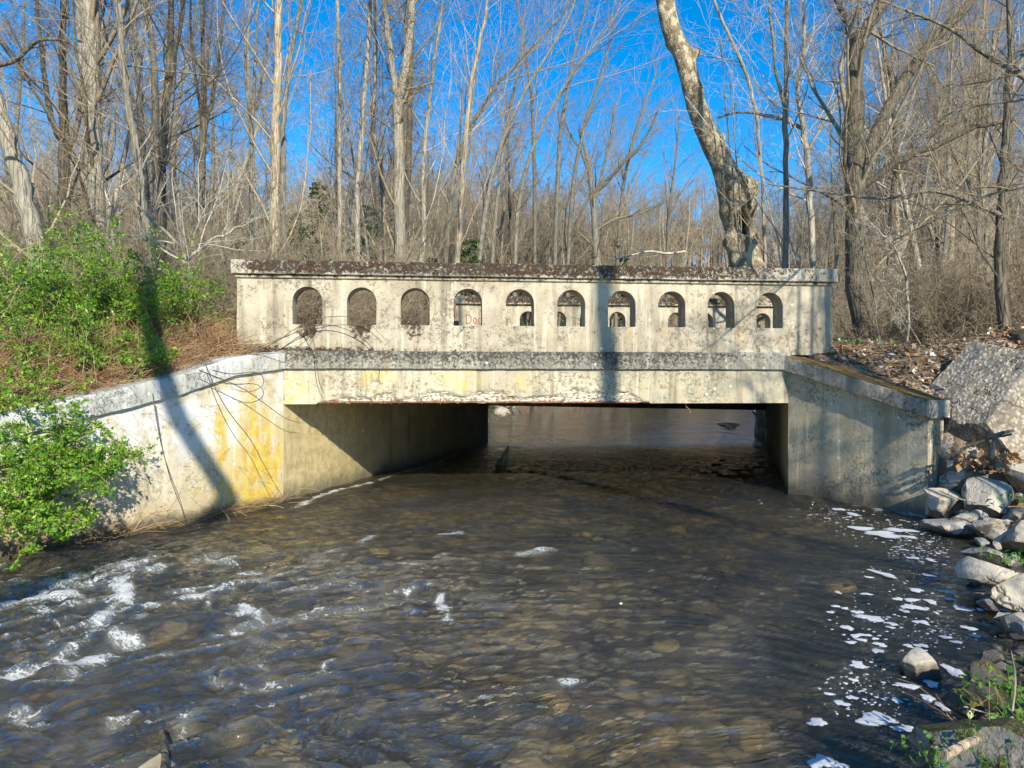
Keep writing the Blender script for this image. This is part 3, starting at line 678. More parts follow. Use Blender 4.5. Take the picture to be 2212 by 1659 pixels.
# abutment seats beneath the ledge ends
def seat(c, sgn):
    p = [c + .012 * A17, c + sgn * .55 * U + .012 * A17, c + sgn * .55 * U + .9 * A17, c + .9 * A17]
    q = [loc2(x)[:2] for x in p]; return q if sgn > 0 else q[::-1]
prism('bearing_block', seat(CL - .02 * U, -1), 1.1, 1.649, M['beam'], bridge)
prism('bearing_block', seat(CR + .03 * U, 1), 1.1, 1.649, M['beam'], bridge)
# copings of the wings
def coping_path(c, d, prof, outn):
    return [((*loc2(c + t * d)[:2], z), tuple((BINV.to_3x3() @ Vector((*outn, 0)))[:2])) for t, z in prof]
nL = np.array((-WLd[1], WLd[0])); nR = np.array((WRd[1], -WRd[0]))
pth = coping_path(CL, WLd, [(t, z + .004) for t, z in [(-.02, 1.648)] + WTL[1:]], nL)
sweep('wing_coping', pth, [(.05, 0), (.05, .2), (.03, .225), (-.42, .225), (-.42, 0)], M['coping_pale'], bridge, .008, 6, 11)
pth = coping_path(CR, WRd, [(-.03, 1.648), (1.97, 1.06)], nR)
sweep('wing_coping', pth, [(.10, 0), (.10, .19), (.085, .205), (-.36, .205), (-.36, 0)], M['coping_moss'], bridge, .012, 7, 12)
# footings at the water line
pth = coping_path(CL, WLd, [(-.02, -.5), (4.5, -.56)], nL)
sweep('footing', pth, [(.05, 0), (.085, .40), (.03, .45), (-.1, .45), (-.1, 0)], M['rock_dark'], bridge, .03, 9, 13)
pth = coping_path(CR, WRd, [(0, -.5), (1.9, -.5)], nR)
sweep('footing', pth, [(.05, 0), (.07, .38), (.02, .43), (-.1, .43), (-.1, 0)], M['rock_grey'], bridge, .025, 9, 14)

# ------------------------------------------------------------------ rocks
def rock_mesh(size, seed, cuts=13, sub=4, nz=.035, keep=.62):
    rg = np.random.default_rng(seed); bm = bmesh.new(); bmesh.ops.create_icosphere(bm, subdivisions=sub, radius=1)
    me = bpy.data.meshes.new('stone'); bm.to_mesh(me); bm.free()
    v = np.empty(len(me.vertices) * 3); me.vertices.foreach_get('co', v); v = v.reshape(-1, 3)
    for _ in range(cuts):
        n = unit(rg.normal(size=3)); d = rg.uniform(keep - .22, keep + .12); v -= np.maximum(v @ n - d, 0)[:, None] * n
    for a in range(3): v[:, a] += nz * (fbm(v[:, (a + 1) % 3] * 2.3 + seed, v[:, (a + 2) % 3] * 2.3 + v[:, a], seed + a, 4) - .5) * 2
    v /= np.abs(v).max(0); v *= np.array(size) / 2
    me.vertices.foreach_set('co', v.ravel()); me.update(); return me
def rock(label, px, py, d, wpx, hpx, depth, mat, seed, group='stones piled on the right bank', tilt=(0, 0, 0), cat='stone', name='stone', **k):
    p = W(px, py, d); size = (wpx / F * d, depth, hpx / F * d)
    o = link(name, rock_mesh(size, seed, **k), None, M[mat], True, 16); o.location = p; o.rotation_euler = tuple(R(t) for t in tilt)
    return tag(o, label, cat, group)
def block_mesh(size, planes, seed, nz=.02):
    bm = bmesh.new(); bmesh.ops.create_icosphere(bm, subdivisions=6, radius=1.6); me = bpy.data.meshes.new('boulder'); bm.to_mesh(me); bm.free()
    v = np.empty(len(me.vertices) * 3); me.vertices.foreach_get('co', v); v = v.reshape(-1, 3)
    for it in range(3):
        for (a, b, c_, d) in planes: n_ = unit(np.array((a, b, c_), float)); v -= np.maximum(v @ n_ - d, 0)[:, None] * n_
    for a in range(3): v[:, a] += nz * (fbm(v[:, (a + 1) % 3] * 2.3 + seed, v[:, (a + 2) % 3] * 2.3 + v[:, a], seed + a, 4) - .5) * 2 + .012 * (fbm(v[:, (a + 1) % 3] * 14 + seed, v[:, (a + 2) % 3] * 14 + v[:, a] * 9, seed + 9 + a, 2) - .5) * 2
    v *= np.array(size) / 2; me.vertices.foreach_set('co', v.ravel()); me.update(); return me
bo = link('boulder', block_mesh((1.95, 1.15, 1.72), [(-.1, -1, .25, .72), (-.85, -.25, .62, .70), (.8, -.2, .75, .72), (-.75, -.3, -.5, .80), (.1, -.2, -1, .82), (.9, -.3, -.4, .9), (0, 1, 0, .8), (.15, -.1, 1, .98), (-1, 0, .05, .86)], 3), None, M['rock_pebbly'], True, 20)
bo.location = W(2196, 912, 8.8); bo.rotation_euler = (0, R(4), R(6)); tag(bo, 'huge pebbly conglomerate boulder leaning beside the end of the mossy wing wall', 'boulder', 'boulders above the stone pile')
rock('dark round boulder at the frame edge above the pebbly boulder', 2225, 742, 9.6, 90, 105, .6, 'rock_dark', 4, 'boulders above the stone pile', cat='boulder', name='boulder')
rock('blocky tan stone against the foot of the wing wall', 2028, 1095, 8.35, 76, 78, .45, 'rock_pale', 5, tilt=(0, 0, 20))
rock('tall tan stone wedged above the blocky stone at the wing wall', 2074, 1034, 8.55, 72, 84, .4, 'rock_pale', 6, tilt=(0, 14, 0))
rock('large angular tan stone in the middle of the pile under the boulder', 2134, 1088, 8.0, 118, 106, .55, 'rock_pale', 7, tilt=(0, -12, 30))
rock('small grey stone lying just below the pebbly boulder', 2160, 1014, 8.4, 62, 44, .35, 'rock_grey', 8)
rock('pale stone at the frame edge beside the small grey stone', 2215, 1036, 8.0, 72, 66, .4, 'rock_pale', 9)
rock('flat grey stone half in the water beside foam below the wing wall', 2050, 1141, 7.75, 98, 42, .45, 'rock_grey', 10, tilt=(0, 4, 0))
rock('bulky grey tan stone at the frame edge above the flat slab', 2212, 1160, 6.9, 92, 88, .5, 'rock', 11)
rock('flat dark stone lying in the gap below the large angular stone', 2140, 1150, 7.5, 90, 50, .4, 'rock_grey', 12)
rock('small wedge stone resting behind the flat pale slab', 2140, 1200, 6.35, 104, 48, .35, 'rock', 13, tilt=(0, 10, 0))
rock('flat pale slab jutting over the water beside the weeds', 2150, 1244, 5.6, 168, 74, .5, 'rock_pale', 14, tilt=(-12, 8, 10), cuts=8, keep=.6)
rock('rounded tan stone at the frame edge beside the flat slab', 2205, 1276, 5.15, 116, 92, .38, 'rock_pale', 15, tilt=(0, 0, 30))
rock('low tan stone at the waterline below the rounded stone', 2205, 1345, 4.75, 96, 52, .35, 'rock', 16)
rock('tan stone breaking the surface in the stream ringed by foam', 1992, 1448, 4.15, 112, 84, .34, 'rock_pale', 17, 'stones standing in the stream', tilt=(8, 12, 0))
rock('dark mossy stone at the water edge among the weeds', 2150, 1486, 3.75, 110, 108, .3, 'rock_dark', 18)
rock('wet dark stone under the dead stems by the big mossy rock', 2070, 1516, 3.55, 90, 54, .25, 'rock_dark', 19)
rock('big lichen and moss covered rock in the near corner', 2110, 1655, 2.85, 300, 235, .62, 'rock_moss', 20, 'stones piled on the right bank', (0, 6, 20), sub=5)
rock('mossy rock behind the broken stick in the near corner', 2215, 1600, 3.2, 150, 160, .45, 'rock_moss', 21)
rock('submerged orange brown rock at the bottom edge of the stream', 325, 1672, 3.15, 170, 70, .4, 'cobble', 22, 'stones standing in the stream')
rock('submerged tan rock breaking the bottom edge of the stream', 850, 1700, 3.0, 190, 80, .35, 'cobble', 23, 'stones standing in the stream')
rock('dark boulder in the far water seen under the bridge', 1572, 918, 23, 56, 18, .6, 'rock_dark', 24, 'stones standing in the stream')
rock('tan stump like rock at the far left waterline under the bridge', 1088, 893, 24, 44, 30, .5, 'rock_pale', 25, 'stones standing in the stream')
rock('grey rock against the far right abutment corner under the bridge', 1640, 893, 24, 28, 20, .5, 'rock_grey', 26, 'stones standing in the stream')
rock('white painted rock beside the parapet behind the dry stems', 462, 712, 11.0, 60, 34, .4, 'rock_pale', 27, 'pale rocks by the parapet end')
rock('white rock half hidden by shrubs near the parapet end', 400, 690, 11.6, 50, 40, .4, 'rock_pale', 28, 'pale rocks by the parapet end')
rock('tan stone in the leaves beyond the mossy coping', 1895, 800, 10.2, 62, 34, .35, 'rock_pale', 29, 'stones in the leaf litter')
rock('white stone among leaves at the tip of the mossy coping', 2032, 842, 9.1, 40, 26, .2, 'rock_pale', 30, 'stones in the leaf litter')
rg = np.random.default_rng(5)
protos = [rock_mesh((1, .8, .55), 60 + i, sub=2, nz=.06) for i in range(5)]
for me, mt in zip(protos, ('rock_grey', 'rock', 'rock_pale', 'rock_grey', 'rock')):
    me.materials.append(M[mt]); me.polygons.foreach_set('use_smooth', np.ones(len(me.polygons), bool)); me.set_sharp_from_angle(angle=R(25))
spots = []
for (px0, px1, py0, py1, d0, d1, n_, s0, s1) in ((2040, 2212, 1000, 1130, 8.6, 7.6, 22, .12, .30), (2100, 2212, 1130, 1320, 7.4, 5.2, 14, .12, .26), (2120, 2212, 1330, 1480, 4.9, 3.9, 8, .08, .16)):
    for _ in range(n_):
        t = rg.random(); spots.append((px0 + (px1 - px0) * rg.random(), py0 + (py1 - py0) * t, d0 + (d1 - d0) * t + rg.normal() * .1, s0 + (s1 - s0) * rg.random()))
for i, (px, py, d, s) in enumerate(spots):
    p = W(px, py, d); o = bpy.data.objects.new('stone', protos[i % 5]); COL.objects.link(o)
    zz = gz(p[0], p[1]); o.location = (p[0], p[1], min(p[2], zz + .25)); o.scale = (s, s, s); o.rotation_euler = tuple(rg.uniform(-.5, .5, 2)) + (rg.uniform(0, 6),)
    mk = min([(2028, 1095, 'the blocky stone'), (2074, 1034, 'the tall wedged stone'), (2134, 1088, 'the large angular stone'), (2160, 1014, 'the small grey stone'), (2050, 1141, 'the flat grey stone'), (2212, 1160, 'the bulky stone at the edge'), (2150, 1244, 'the flat pale slab'), (2205, 1276, 'the rounded stone'), (2205, 1345, 'the low waterline stone'), (2150, 1486, 'the dark mossy stone')], key=lambda q_: (q_[0] - px) ** 2 + (q_[1] - py) ** 2)[2]
    tag(o, f"{('grey', 'tan', 'pale', 'grey', 'tan')[i % 5]} {'fist sized' if s < .18 else 'head sized'} rubble stone beside {mk}", 'stone', 'rubble among the stones of the right bank')
gm_ = [rock_mesh((1, .8, .6), 95 + i, sub=1, cuts=6, nz=.04) for i in range(3)]; pv, pf = [], []; off = 0
for i in range(1500):
    y_ = 3.0 + 6.0 * rg.random(); x_ = np.interp(y_, [2, 3.05, 3.8, 4.7, 5.3, 6.1, 8, 9], [1.1, 1.8, 2.5, 3.15, 3.55, 4.2, 5.05, 4.9]) + rg.uniform(-.12, .9)
    me = gm_[i % 3]; v = np.empty(len(me.vertices) * 3); me.vertices.foreach_get('co', v); v = v.reshape(-1, 3); f = np.array([p.vertices[:] for p in me.polygons]); s_ = .018 + .07 * rg.random() ** 2.5; a = rg.uniform(0, 6.28)
    v = v * s_; v = np.stack([v[:, 0] * math.cos(a) - v[:, 1] * math.sin(a) + x_, v[:, 0] * math.sin(a) + v[:, 1] * math.cos(a) + y_, v[:, 2] + gz(x_, y_) + s_ * .15], -1); pv.append(v); pf.append(f + off); off += len(v)
o = link('gravel', mesh_np('gravel', np.concatenate(pv), np.concatenate(pf)), None, M['rock']); tag(o, 'gravel between the stones of the right bank', kind='stuff')
# cobbles on the stream bed, seen dimly through the water
bs = [rock_mesh((1, .8, .5), 80 + i, sub=2, cuts=5, nz=.05, keep=.75) for i in range(4)]
pv, pf = [], []; off = 0
for i in range(110):
    y_ = 1.6 + 7.5 * rg.random() ** 1.3; x_ = rg.uniform(-.62, .6) * (y_ + 1.2)
    if chan_dist(np.array([x_]), np.array([y_]))[0] > -.12: continue
    me = bs[i % 4]; v = np.empty(len(me.vertices) * 3); me.vertices.foreach_get('co', v); v = v.reshape(-1, 3)
    f = np.array([p.vertices[:] for p in me.polygons]); s = rg.uniform(.10, .34); a = rg.uniform(0, 6.28); c_, s_ = math.cos(a), math.sin(a)
    v = v * s; v = np.stack([v[:, 0] * c_ - v[:, 1] * s_ + x_, v[:, 0] * s_ + v[:, 1] * c_ + y_, v[:, 2] + min(gz(x_, y_) + s * .1, float(wlevel(y_)) - s * .25 - .02)], -1)
    pv.append(v); pf.append(f + off); off += len(v)
o = link('streambed_cobbles', mesh_np('streambed_cobbles', np.concatenate(pv), np.concatenate(pf)), None, M['cobble'], True)
tag(o, 'brown cobbles on the stream bed under the water', kind='stuff')

# ------------------------------------------------------------------ foam patches on the calm water by the right bank
m = Mat('foam'); ed = m.n('Attribute', out=2, attribute_name='core'); bub = m.noise(42, 7, .75); cell = m.rng(m.voro(60), .08, .34)
fc = m.mix(cell, (.40, .42, .44), (.62, .64, .66))
df = m.n('BsdfDiffuse', {0: fc, 'Normal': m.bump(bub, .6, .01)}); tp = m.n('BsdfTransparent')
al_ = m.rng(m.math('ADD', m.math('MULTIPLY', ed, 1.0), m.math('SUBTRACT', m.math('ADD', m.math('MULTIPLY', bub, 1.7), m.math('MULTIPLY', cell, .25)), 1.08)), .14, .50)
m.t.links.new(m.n('MixShader', {0: m.math('MULTIPLY', al_, .93), 1: tp, 2: df}), m.out.inputs[0]); M['foam'] = m.m
def foam_geo(cx, cy, w, h, rot, rg_, n=22, irr=1.0):
    ph = rg_.uniform(0, 6.28, 5); th_ = np.linspace(0, 2 * np.pi, n, endpoint=False)
    r = 1 + irr * (.22 * np.sin(2 * th_ + ph[0]) + .17 * np.sin(3 * th_ + ph[1]) + .10 * np.sin(5 * th_ + ph[2]) + .06 * np.sin(8 * th_ + ph[3]))
    x = r * np.cos(th_) * w / 2; y = r * np.sin(th_) * h / 2; c_, s_ = math.cos(rot), math.sin(rot)
    x, y = x * c_ - y * s_, x * s_ + y * c_
    z0 = lambda xx, yy: np.interp(yy + cy, wy, np.arange(len(wy)))
    V = []
    for sc, dz in ((1.12, .001), (.9, .002), (.6, .004)):
        V += [(cx + a * sc, cy + b * sc, dz) for a, b in zip(x, y)]
    V.append((cx, cy, .0045)); f = []
    for l in range(2): f += [(l * n + i, l * n + (i + 1) % n, (l + 1) * n + (i + 1) % n, (l + 1) * n + i) for i in range(n)]
    f += [(2 * n + i, 2 * n + (i + 1) % n, 3 * n) for i in range(n)]
    return np.array(V), f
def core_attr(me, n, reps, e0=0.0):
    a = me.attributes.new('core', 'FLOAT', 'POINT'); a.data.foreach_set('value', np.tile(np.concatenate([np.full(n, e0), np.full(n, .45 + e0), np.full(n, .85), [1.0]]), reps).astype(np.float32)); return me
def wsurf(x, y):
    j = np.clip(np.searchsorted(wy, y) - 1, 0, len(wy) - 2); i = np.clip(np.searchsorted(wx, x) - 1, 0, len(wx) - 2)
    fx = (x - wx[i]) / (wx[i + 1] - wx[i]); fy = (y - wy[j]) / (wy[j + 1] - wy[j])
    return (Z[j, i] * (1 - fx) + Z[j, i + 1] * fx) * (1 - fy) + (Z[j + 1, i] * (1 - fx) + Z[j + 1, i + 1] * fx) * fy
z5 = lambda zx, zy: (1620 + zx * .349, 1080 + zy * .349)
BIGF = [(828, 465, 70, 60), (1030, 563, 75, 30), (1220, 572, 85, 30), (1000, 628, 85, 26), (1120, 636, 70, 30), (915, 622, 60, 22), (1010, 668, 120, 40), (955, 694, 50, 26), (745, 746, 150, 45), (665, 705, 65, 26), (532, 664, 48, 18), (588, 677, 45, 16),
        (1060, 767, 75, 30), (602, 790, 60, 42), (700, 832, 90, 18), (650, 838, 55, 24), (690, 864, 55, 26), (775, 857, 50, 16), (625, 895, 60, 24), (805, 898, 75, 30), (788, 945, 62, 36), (980, 900, 60, 22), (1060, 900, 70, 30), (1320, 680, 110, 30), (1360, 802, 90, 28),
        (1425, 684, 45, 20), (1580, 690, 60, 26), (670, 1040, 100, 46), (642, 1122, 46, 28), (985, 1160, 110, 44), (908, 1236, 66, 32), (630, 1226, 60, 30), (567, 1262, 88, 36), (490, 1203, 54, 22), (1100, 1232, 84, 50), (1200, 1276, 95, 50), (418, 1386, 130, 50), (780, 1365, 210, 95), (950, 1425, 170, 36), (1300, 1078, 80, 34), (720, 590, 60, 18), (545, 580, 40, 18), (1108, 472, 56, 26), (1240, 618, 80, 18), (450, 1625, 170, 90), (560, 1655, 90, 40), (1210, 865, 60, 26), (1280, 890, 60, 24), (1395, 856, 55, 24), (500, 712, 48, 18), (885, 786, 60, 22), (870, 812, 50, 16), (735, 486, 40, 18), (1115, 375, 45, 26), (1010, 365, 65, 22), (640, 95, 60, 30), (545, 55, 70, 20), (980, 230, 80, 26), (820, 215, 220, 44), (690, 175, 180, 24), (930, 190, 150, 34), (1230, 1050, 70, 90), (1120, 1150, 90, 50)]
rgf = np.random.default_rng(77)
for zx, zy, w_, h_ in BIGF:
    px, py = z5(zx, zy); p = onwater(px, py); q = onwater(px, py + h_ * .349 / 2); q0 = onwater(px, py - h_ * .349 / 2)
    v, f = foam_geo(0, 0, w_ * .349 / F * p[1], max(abs(q0[1] - q[1]), .04), rgf.uniform(-.25, .25), rgf)
    o = link('foam_patch', core_attr(mesh_py('foam_patch', v, f), 22, 1), None, M['foam'], True); o.location = (p[0], p[1], wsurf(p[0], p[1]) + .004)
    szw = 'large' if w_ > 110 else 'middling' if w_ > 62 else 'small'; shp = 'stretched' if w_ > 2.6 * h_ else 'rounded'
    mk = min([(2007, 1120, 'below the wing wall'), (2050, 1165, 'beside the flat grey stone'), (2080, 1260, 'off the flat pale slab'), (2120, 1340, 'off the rounded stone'), (1950, 1250, 'in the calm water out from the slab'), (1880, 1340, 'out in the current'), (1985, 1410, 'just upstream of the tan stone'), (1870, 1440, 'left of the tan stone'), (1985, 1500, 'just below the tan stone'), (2070, 1470, 'behind the tan stone by the bank'), (1800, 1560, 'at the current edge near the corner'), (1910, 1545, 'off the big mossy rock'), (1790, 1650, 'at the bottom edge')], key=lambda q_: (q_[0] - px) ** 2 + (q_[1] - py) ** 2)[2]
    tag(o, f'{szw} {shp} patch of white foam {mk}', 'foam', 'foam patches drifting by the right bank')
vs, fs, off = [], [], 0
for i in range(900):
    c_ = [(560, 90, 250, 60), (870, 180, 300, 70), (1050, 320, 220, 90), (1050, 500, 300, 120), (850, 750, 380, 160), (1150, 820, 300, 120), (700, 1100, 260, 150), (800, 1250, 300, 120), (1000, 250, 260, 80)][i % 9]
    px, py = z5(c_[0] + rgf.normal() * c_[2] * .5, c_[1] + rgf.normal() * c_[3] * .5); p = onwater(px, py)
    if chan_dist(p[:1], p[1:])[0] > -.06: continue
    w_ = (3 + 20 * rgf.random() ** 2.2) * .349 / F * p[1]
    v, f = foam_geo(p[0], p[1], w_, w_ * rgf.uniform(.7, 1.6), rgf.uniform(0, 3), rgf, 8, .45)
    v[:, 2] = np.maximum(v[:, 2], -.003) * .5 + wsurf(p[0], p[1]) + .002
    vs.append(v); fs += [tuple(x + off for x in q) for q in f]; off += len(v)
o = link('foam', core_attr(mesh_py('foam', np.concatenate(vs), fs), 8, len(vs), .45), None, M['foam'], True); tag(o, 'small flecks of white foam on the water by the right bank', kind='stuff')

# ------------------------------------------------------------------ trees
def to3(path, d, dz=None):
    """measured (x, y, width) points at depth d (or per-point depth)"""
    out = []
    for i, p in enumerate(path):
        di = d if dz is None else d + dz[i]; out.append((*W(p[0], p[1], di), p[2] / F * di / 2))
    return np.array(out)
def smooth_path(q, n):
    t = np.linspace(0, len(q) - 1, n); return np.stack([np.interp(t, np.arange(len(q)), q[:, a]) for a in range(q.shape[1])], -1)
def chaikin(q, it=2):
    for _ in range(it):
        a = q[:-1] * .75 + q[1:] * .25; b = q[:-1] * .25 + q[1:] * .75; m_ = np.empty((2 * len(a), q.shape[1])); m_[0::2] = a; m_[1::2] = b
        q = np.concatenate([q[:1], m_, q[-1:]])
    return q
def limb_mesh(name, q, sides, parent, mat, seed=0, lump=.08):
    P = q[None, :, :3]; rad = q[None, :, 3] * (1 + lump * (fbm(np.arange(len(q)) * .6 + seed, np.zeros(len(q)), seed, 3) - .5) * 2)
    v, f = tubes(P, rad, sides)
    return link(name, mesh_np(name, v, f), parent, mat, True)
CR_TREE = {'levels': [(16, .2, .98, 25, 60, .30, .30, 9, .10, .05, 5), (8, .15, .98, 25, 65, .55, .45, 7, .13, .04, 4), (6, .15, 1, 25, 65, .55, .5, 5, .16, .03, 3), (4, .15, 1, 25, 60, .6, .6, 4, .16, .02, 3)], 'rmin': .0032}
CR_THIN = {'levels': [(18, .2, .98, 22, 55, .26, .28, 8, .10, .06, 4), (7, .15, .98, 25, 65, .55, .5, 6, .13, .04, 3), (6, .15, 1, 25, 65, .55, .6, 5, .16, .03, 3)], 'rmin': .0032}
CR_BUSH = {'levels': [(9, .15, .98, 25, 65, .45, .5, 8, .12, .03, 4), (6, .15, .98, 25, 65, .55, .5, 6, .15, .02, 3), (3, .15, 1, 25, 65, .55, .6, 5, .16, .02, 3)], 'rmin': .0025}
def traced(label, paths, d, bmat, tmat, seed, ext=7.0, spec=None, base=True, name='bare_tree', group='bare trees standing close behind the bridge and shrubs', crown_only=None, topd=None, clen=None, sides=12):
    rg_ = np.random.default_rng(seed); q0 = to3(paths[0], d)
    if base:
        zb = gz(q0[0, 0], q0[0, 1]) - .15
        if q0[0, 2] > zb: q0 = np.concatenate([[[q0[0, 0] + (q0[0, 0] - q0[1, 0]) * .0, q0[0, 1], zb, q0[0, 3] * 1.25]], q0])
    root = empty(name, (q0[0, 0], q0[0, 1], q0[0, 2])); tag(root, label, 'tree', group)
    org_ = q0[0, :3].copy(); Ps, Ls = [], []
    for i, pth_ in enumerate(paths):
        q = q0 if i == 0 else to3(pth_, d, None if i == 0 else np.linspace(0, rg_.uniform(-1.2, 1.2), len(pth_)))
        if pth_[-1][1] < 60 and ext:                             # goes on above the frame
            e = q[-1].copy(); dr = unit(q[-1, :3] - q[-2, :3]); dr = unit(dr * .6 + np.array((0, 0, .5)))
            add = [np.array((*(e[:3] + dr * ext * t + rg_.normal(size=3) * .12), max(e[3] * (1 - .85 * t), .01))) for t in (.33, .66, 1)]
            q = np.concatenate([q, add])
        q = chaikin(q, 2); q = smooth_path(q, max(16, len(q))); q[:, :3] -= org_
        q[1:-1, :3] += rg_.normal(size=(len(q) - 2, 3)) * .012
        limb_mesh('trunk' if i == 0 else 'limb', q, sides if i == 0 else 9, root, M[bmat], seed + i)
        ln = np.linalg.norm(np.diff(q[:, :3], axis=0), axis=1).sum(); Ps.append(smooth_path(q, 24)); Ls.append(ln)
    P = np.array(Ps); lens = np.array(Ls) if clen is None else np.full(len(Ls), clen)
    if spec is not False:
        v, f = crown_from(P[:, :, :3], P[:, :, 3], lens, rg_, spec or CR_TREE)
        link('crown', mesh_np('crown', v, f), root, M[tmat])
    return root

G1 = 'bare trees standing close behind the bridge and shrubs'
traced('pale trunk leaning out of the frame edge behind the left shrubs', [[(96, 640, 42), (80, 540, 38), (50, 420, 36), (20, 310, 34), (-14, 200, 30), (-60, 40, 24)]], 11.5, 'bark_pale', 'twig', 101, 5, CR_THIN)
traced('thick pale double trunk rising above the left green shrubs', [[(212, 600, 30), (207, 420, 34), (200, 250, 36), (196, 100, 37), (192, 0, 38)], [(203, 330, 12), (184, 200, 18), (176, 90, 18), (172, 0, 18)]], 14.5, 'bark_pale', 'twig', 102, 8)
traced('dark slender trunk that bends left, spotted with pale bark', [[(335, 690, 17), (324, 590, 16), (315, 483, 17), (304, 412, 17), (297, 340, 17), (283, 268, 16), (272, 179, 15), (261, 90, 15), (252, 0, 14)]], 13, 'bark_grey', 'twig', 103, 7, CR_THIN)
traced('upright dark trunk with a fork leaning to the right', [[(352, 640, 18), (347, 394, 17), (353, 304, 16), (358, 233, 15), (365, 143, 14), (369, 0, 12)], [(358, 233, 10), (374, 140, 10), (390, 40, 9), (398, 0, 8)]], 14.5, 'bark_dark', 'twig_dark', 104, 7, CR_THIN)
traced('slim twisted dark tree forking into many rising limbs', [[(440, 620, 15), (433, 394, 15), (440, 286, 13), (440, 161, 9), (436, 20, 7)], [(440, 290, 9), (458, 220, 8), (474, 120, 6), (486, 0, 5)], [(438, 260, 8), (420, 160, 6), (410, 20, 5)]], 17, 'bark_dark', 'twig_dark', 105, 6, CR_THIN)
traced('dark tree dividing into three heavy limbs behind the thick pale trunk', [[(138, 620, 30), (138, 537, 27), (140, 358, 24), (136, 215, 15), (136, 36, 11)], [(140, 320, 15), (107, 250, 13), (97, 172, 10), (80, 20, 7)], [(142, 320, 15), (168, 286, 12), (178, 180, 9), (190, 30, 7)]], 16.5, 'bark_dark', 'twig_dark', 106, 6)
traced('tall straight sunlit tan trunk above the parapet end', [[(591, 600, 22), (591, 555, 20), (594, 304, 20), (598, 215, 18), (601, 90, 17), (601, 0, 16)]], 17, 'bark_tan', 'twig', 107, 9, CR_THIN)
traced('slimmer grey trunk close beside the tall tan trunk', [[(615, 600, 13), (614, 555, 13), (609, 322, 12), (616, 215, 11), (630, 110, 9), (644, 36, 8)]], 18, 'bark_grey', 'twig', 108, 7, CR_THIN)
traced('thin trunk splitting into a broom of steep stems', [[(545, 600, 10), (542, 405, 10), (544, 250, 9), (552, 140, 6), (556, 20, 5)], [(544, 260, 7), (566, 180, 6), (580, 60, 5)], [(544, 270, 6), (528, 170, 5), (530, 30, 4)]], 19, 'bark_grey', 'twig', 109, 6, CR_THIN)
traced('stout twin forked tree with pale bark in the middle of the wood', [[(866, 620, 28), (865, 560, 26), (860, 322, 24), (859, 215, 24), (860, 190, 22)], [(859, 220, 15), (845, 143, 14), (836, 50, 13), (831, 0, 12)], [(860, 220, 17), (874, 161, 17), (886, 72, 16), (889, 0, 15)]], 19, 'bark_pale', 'twig', 110, 8)
traced('leaning pale trunk left of the twin forked tree', [[(771, 600, 12), (772, 430, 12), (779, 304, 11), (788, 197, 10), (800, 36, 9)]], 20, 'bark_pale', 'twig', 111, 7, CR_THIN)
traced('thin straight pale stem with few branches', [[(736, 600, 9), (732, 358, 9), (734, 215, 8), (731, 36, 7)]], 21, 'bark_pale', 'twig', 112, 7, CR_THIN)
traced('crooked red brown stem beside the twin forked tree', [[(833, 600, 9), (831, 558, 9), (824, 358, 9), (809, 322, 9), (806, 250, 9), (811, 143, 9), (809, 0, 8)]], 22, 'bark_tan', 'twig', 113, 6, CR_THIN)
traced('yellowish trunk curving up to the right from the parapet', [[(986, 610, 14), (988, 558, 13), (994, 465, 12), (999, 394, 12), (1006, 286, 10), (1015, 197, 9), (1035, 90, 8), (1051, 30, 7)]], 18, 'bark_tan', 'twig', 114, 7, CR_THIN)
traced('smooth pale trunk between the twin forked tree and yellowish trunk', [[(908, 610, 13), (917, 483, 11), (913, 394, 10), (920, 286, 9), (935, 150, 7), (955, 20, 6)]], 20, 'bark_pale', 'twig_white', 115, 6, CR_THIN)
traced('thin pole like tree standing alone above the fifth arch', [[(1156, 600, 8), (1155, 394, 8), (1151, 233, 7), (1135, 107, 5), (1117, 0, 4)]], 44, 'bark_grey', 'twig', 116, 5, CR_THIN)
traced('slender tree bending right above the sixth arch', [[(1198, 610, 9), (1203, 394, 9), (1210, 286, 8), (1221, 215, 7), (1250, 72, 5), (1265, 20, 4)]], 47, 'bark_grey', 'twig', 117, 5, CR_THIN)
traced('low wide spreading tree with crooked dark limbs by the gap of sky', [[(1290, 620, 17), (1289, 562, 15), (1284, 480, 13), (1278, 401, 12), (1270, 340, 8), (1250, 280, 5)], [(1280, 420, 10), (1320, 385, 8), (1345, 350, 8), (1372, 330, 7), (1400, 290, 5), (1420, 240, 4)], [(1282, 440, 8), (1300, 380, 7), (1318, 300, 5), (1330, 220, 4)], [(1279, 400, 8), (1259, 330, 6), (1236, 300, 5), (1215, 250, 3)], [(1285, 500, 7), (1330, 470, 6), (1380, 465, 5), (1430, 440, 3)]], 55, 'bark_grey', 'twig', 118, 0, CR_TREE, clen=13)
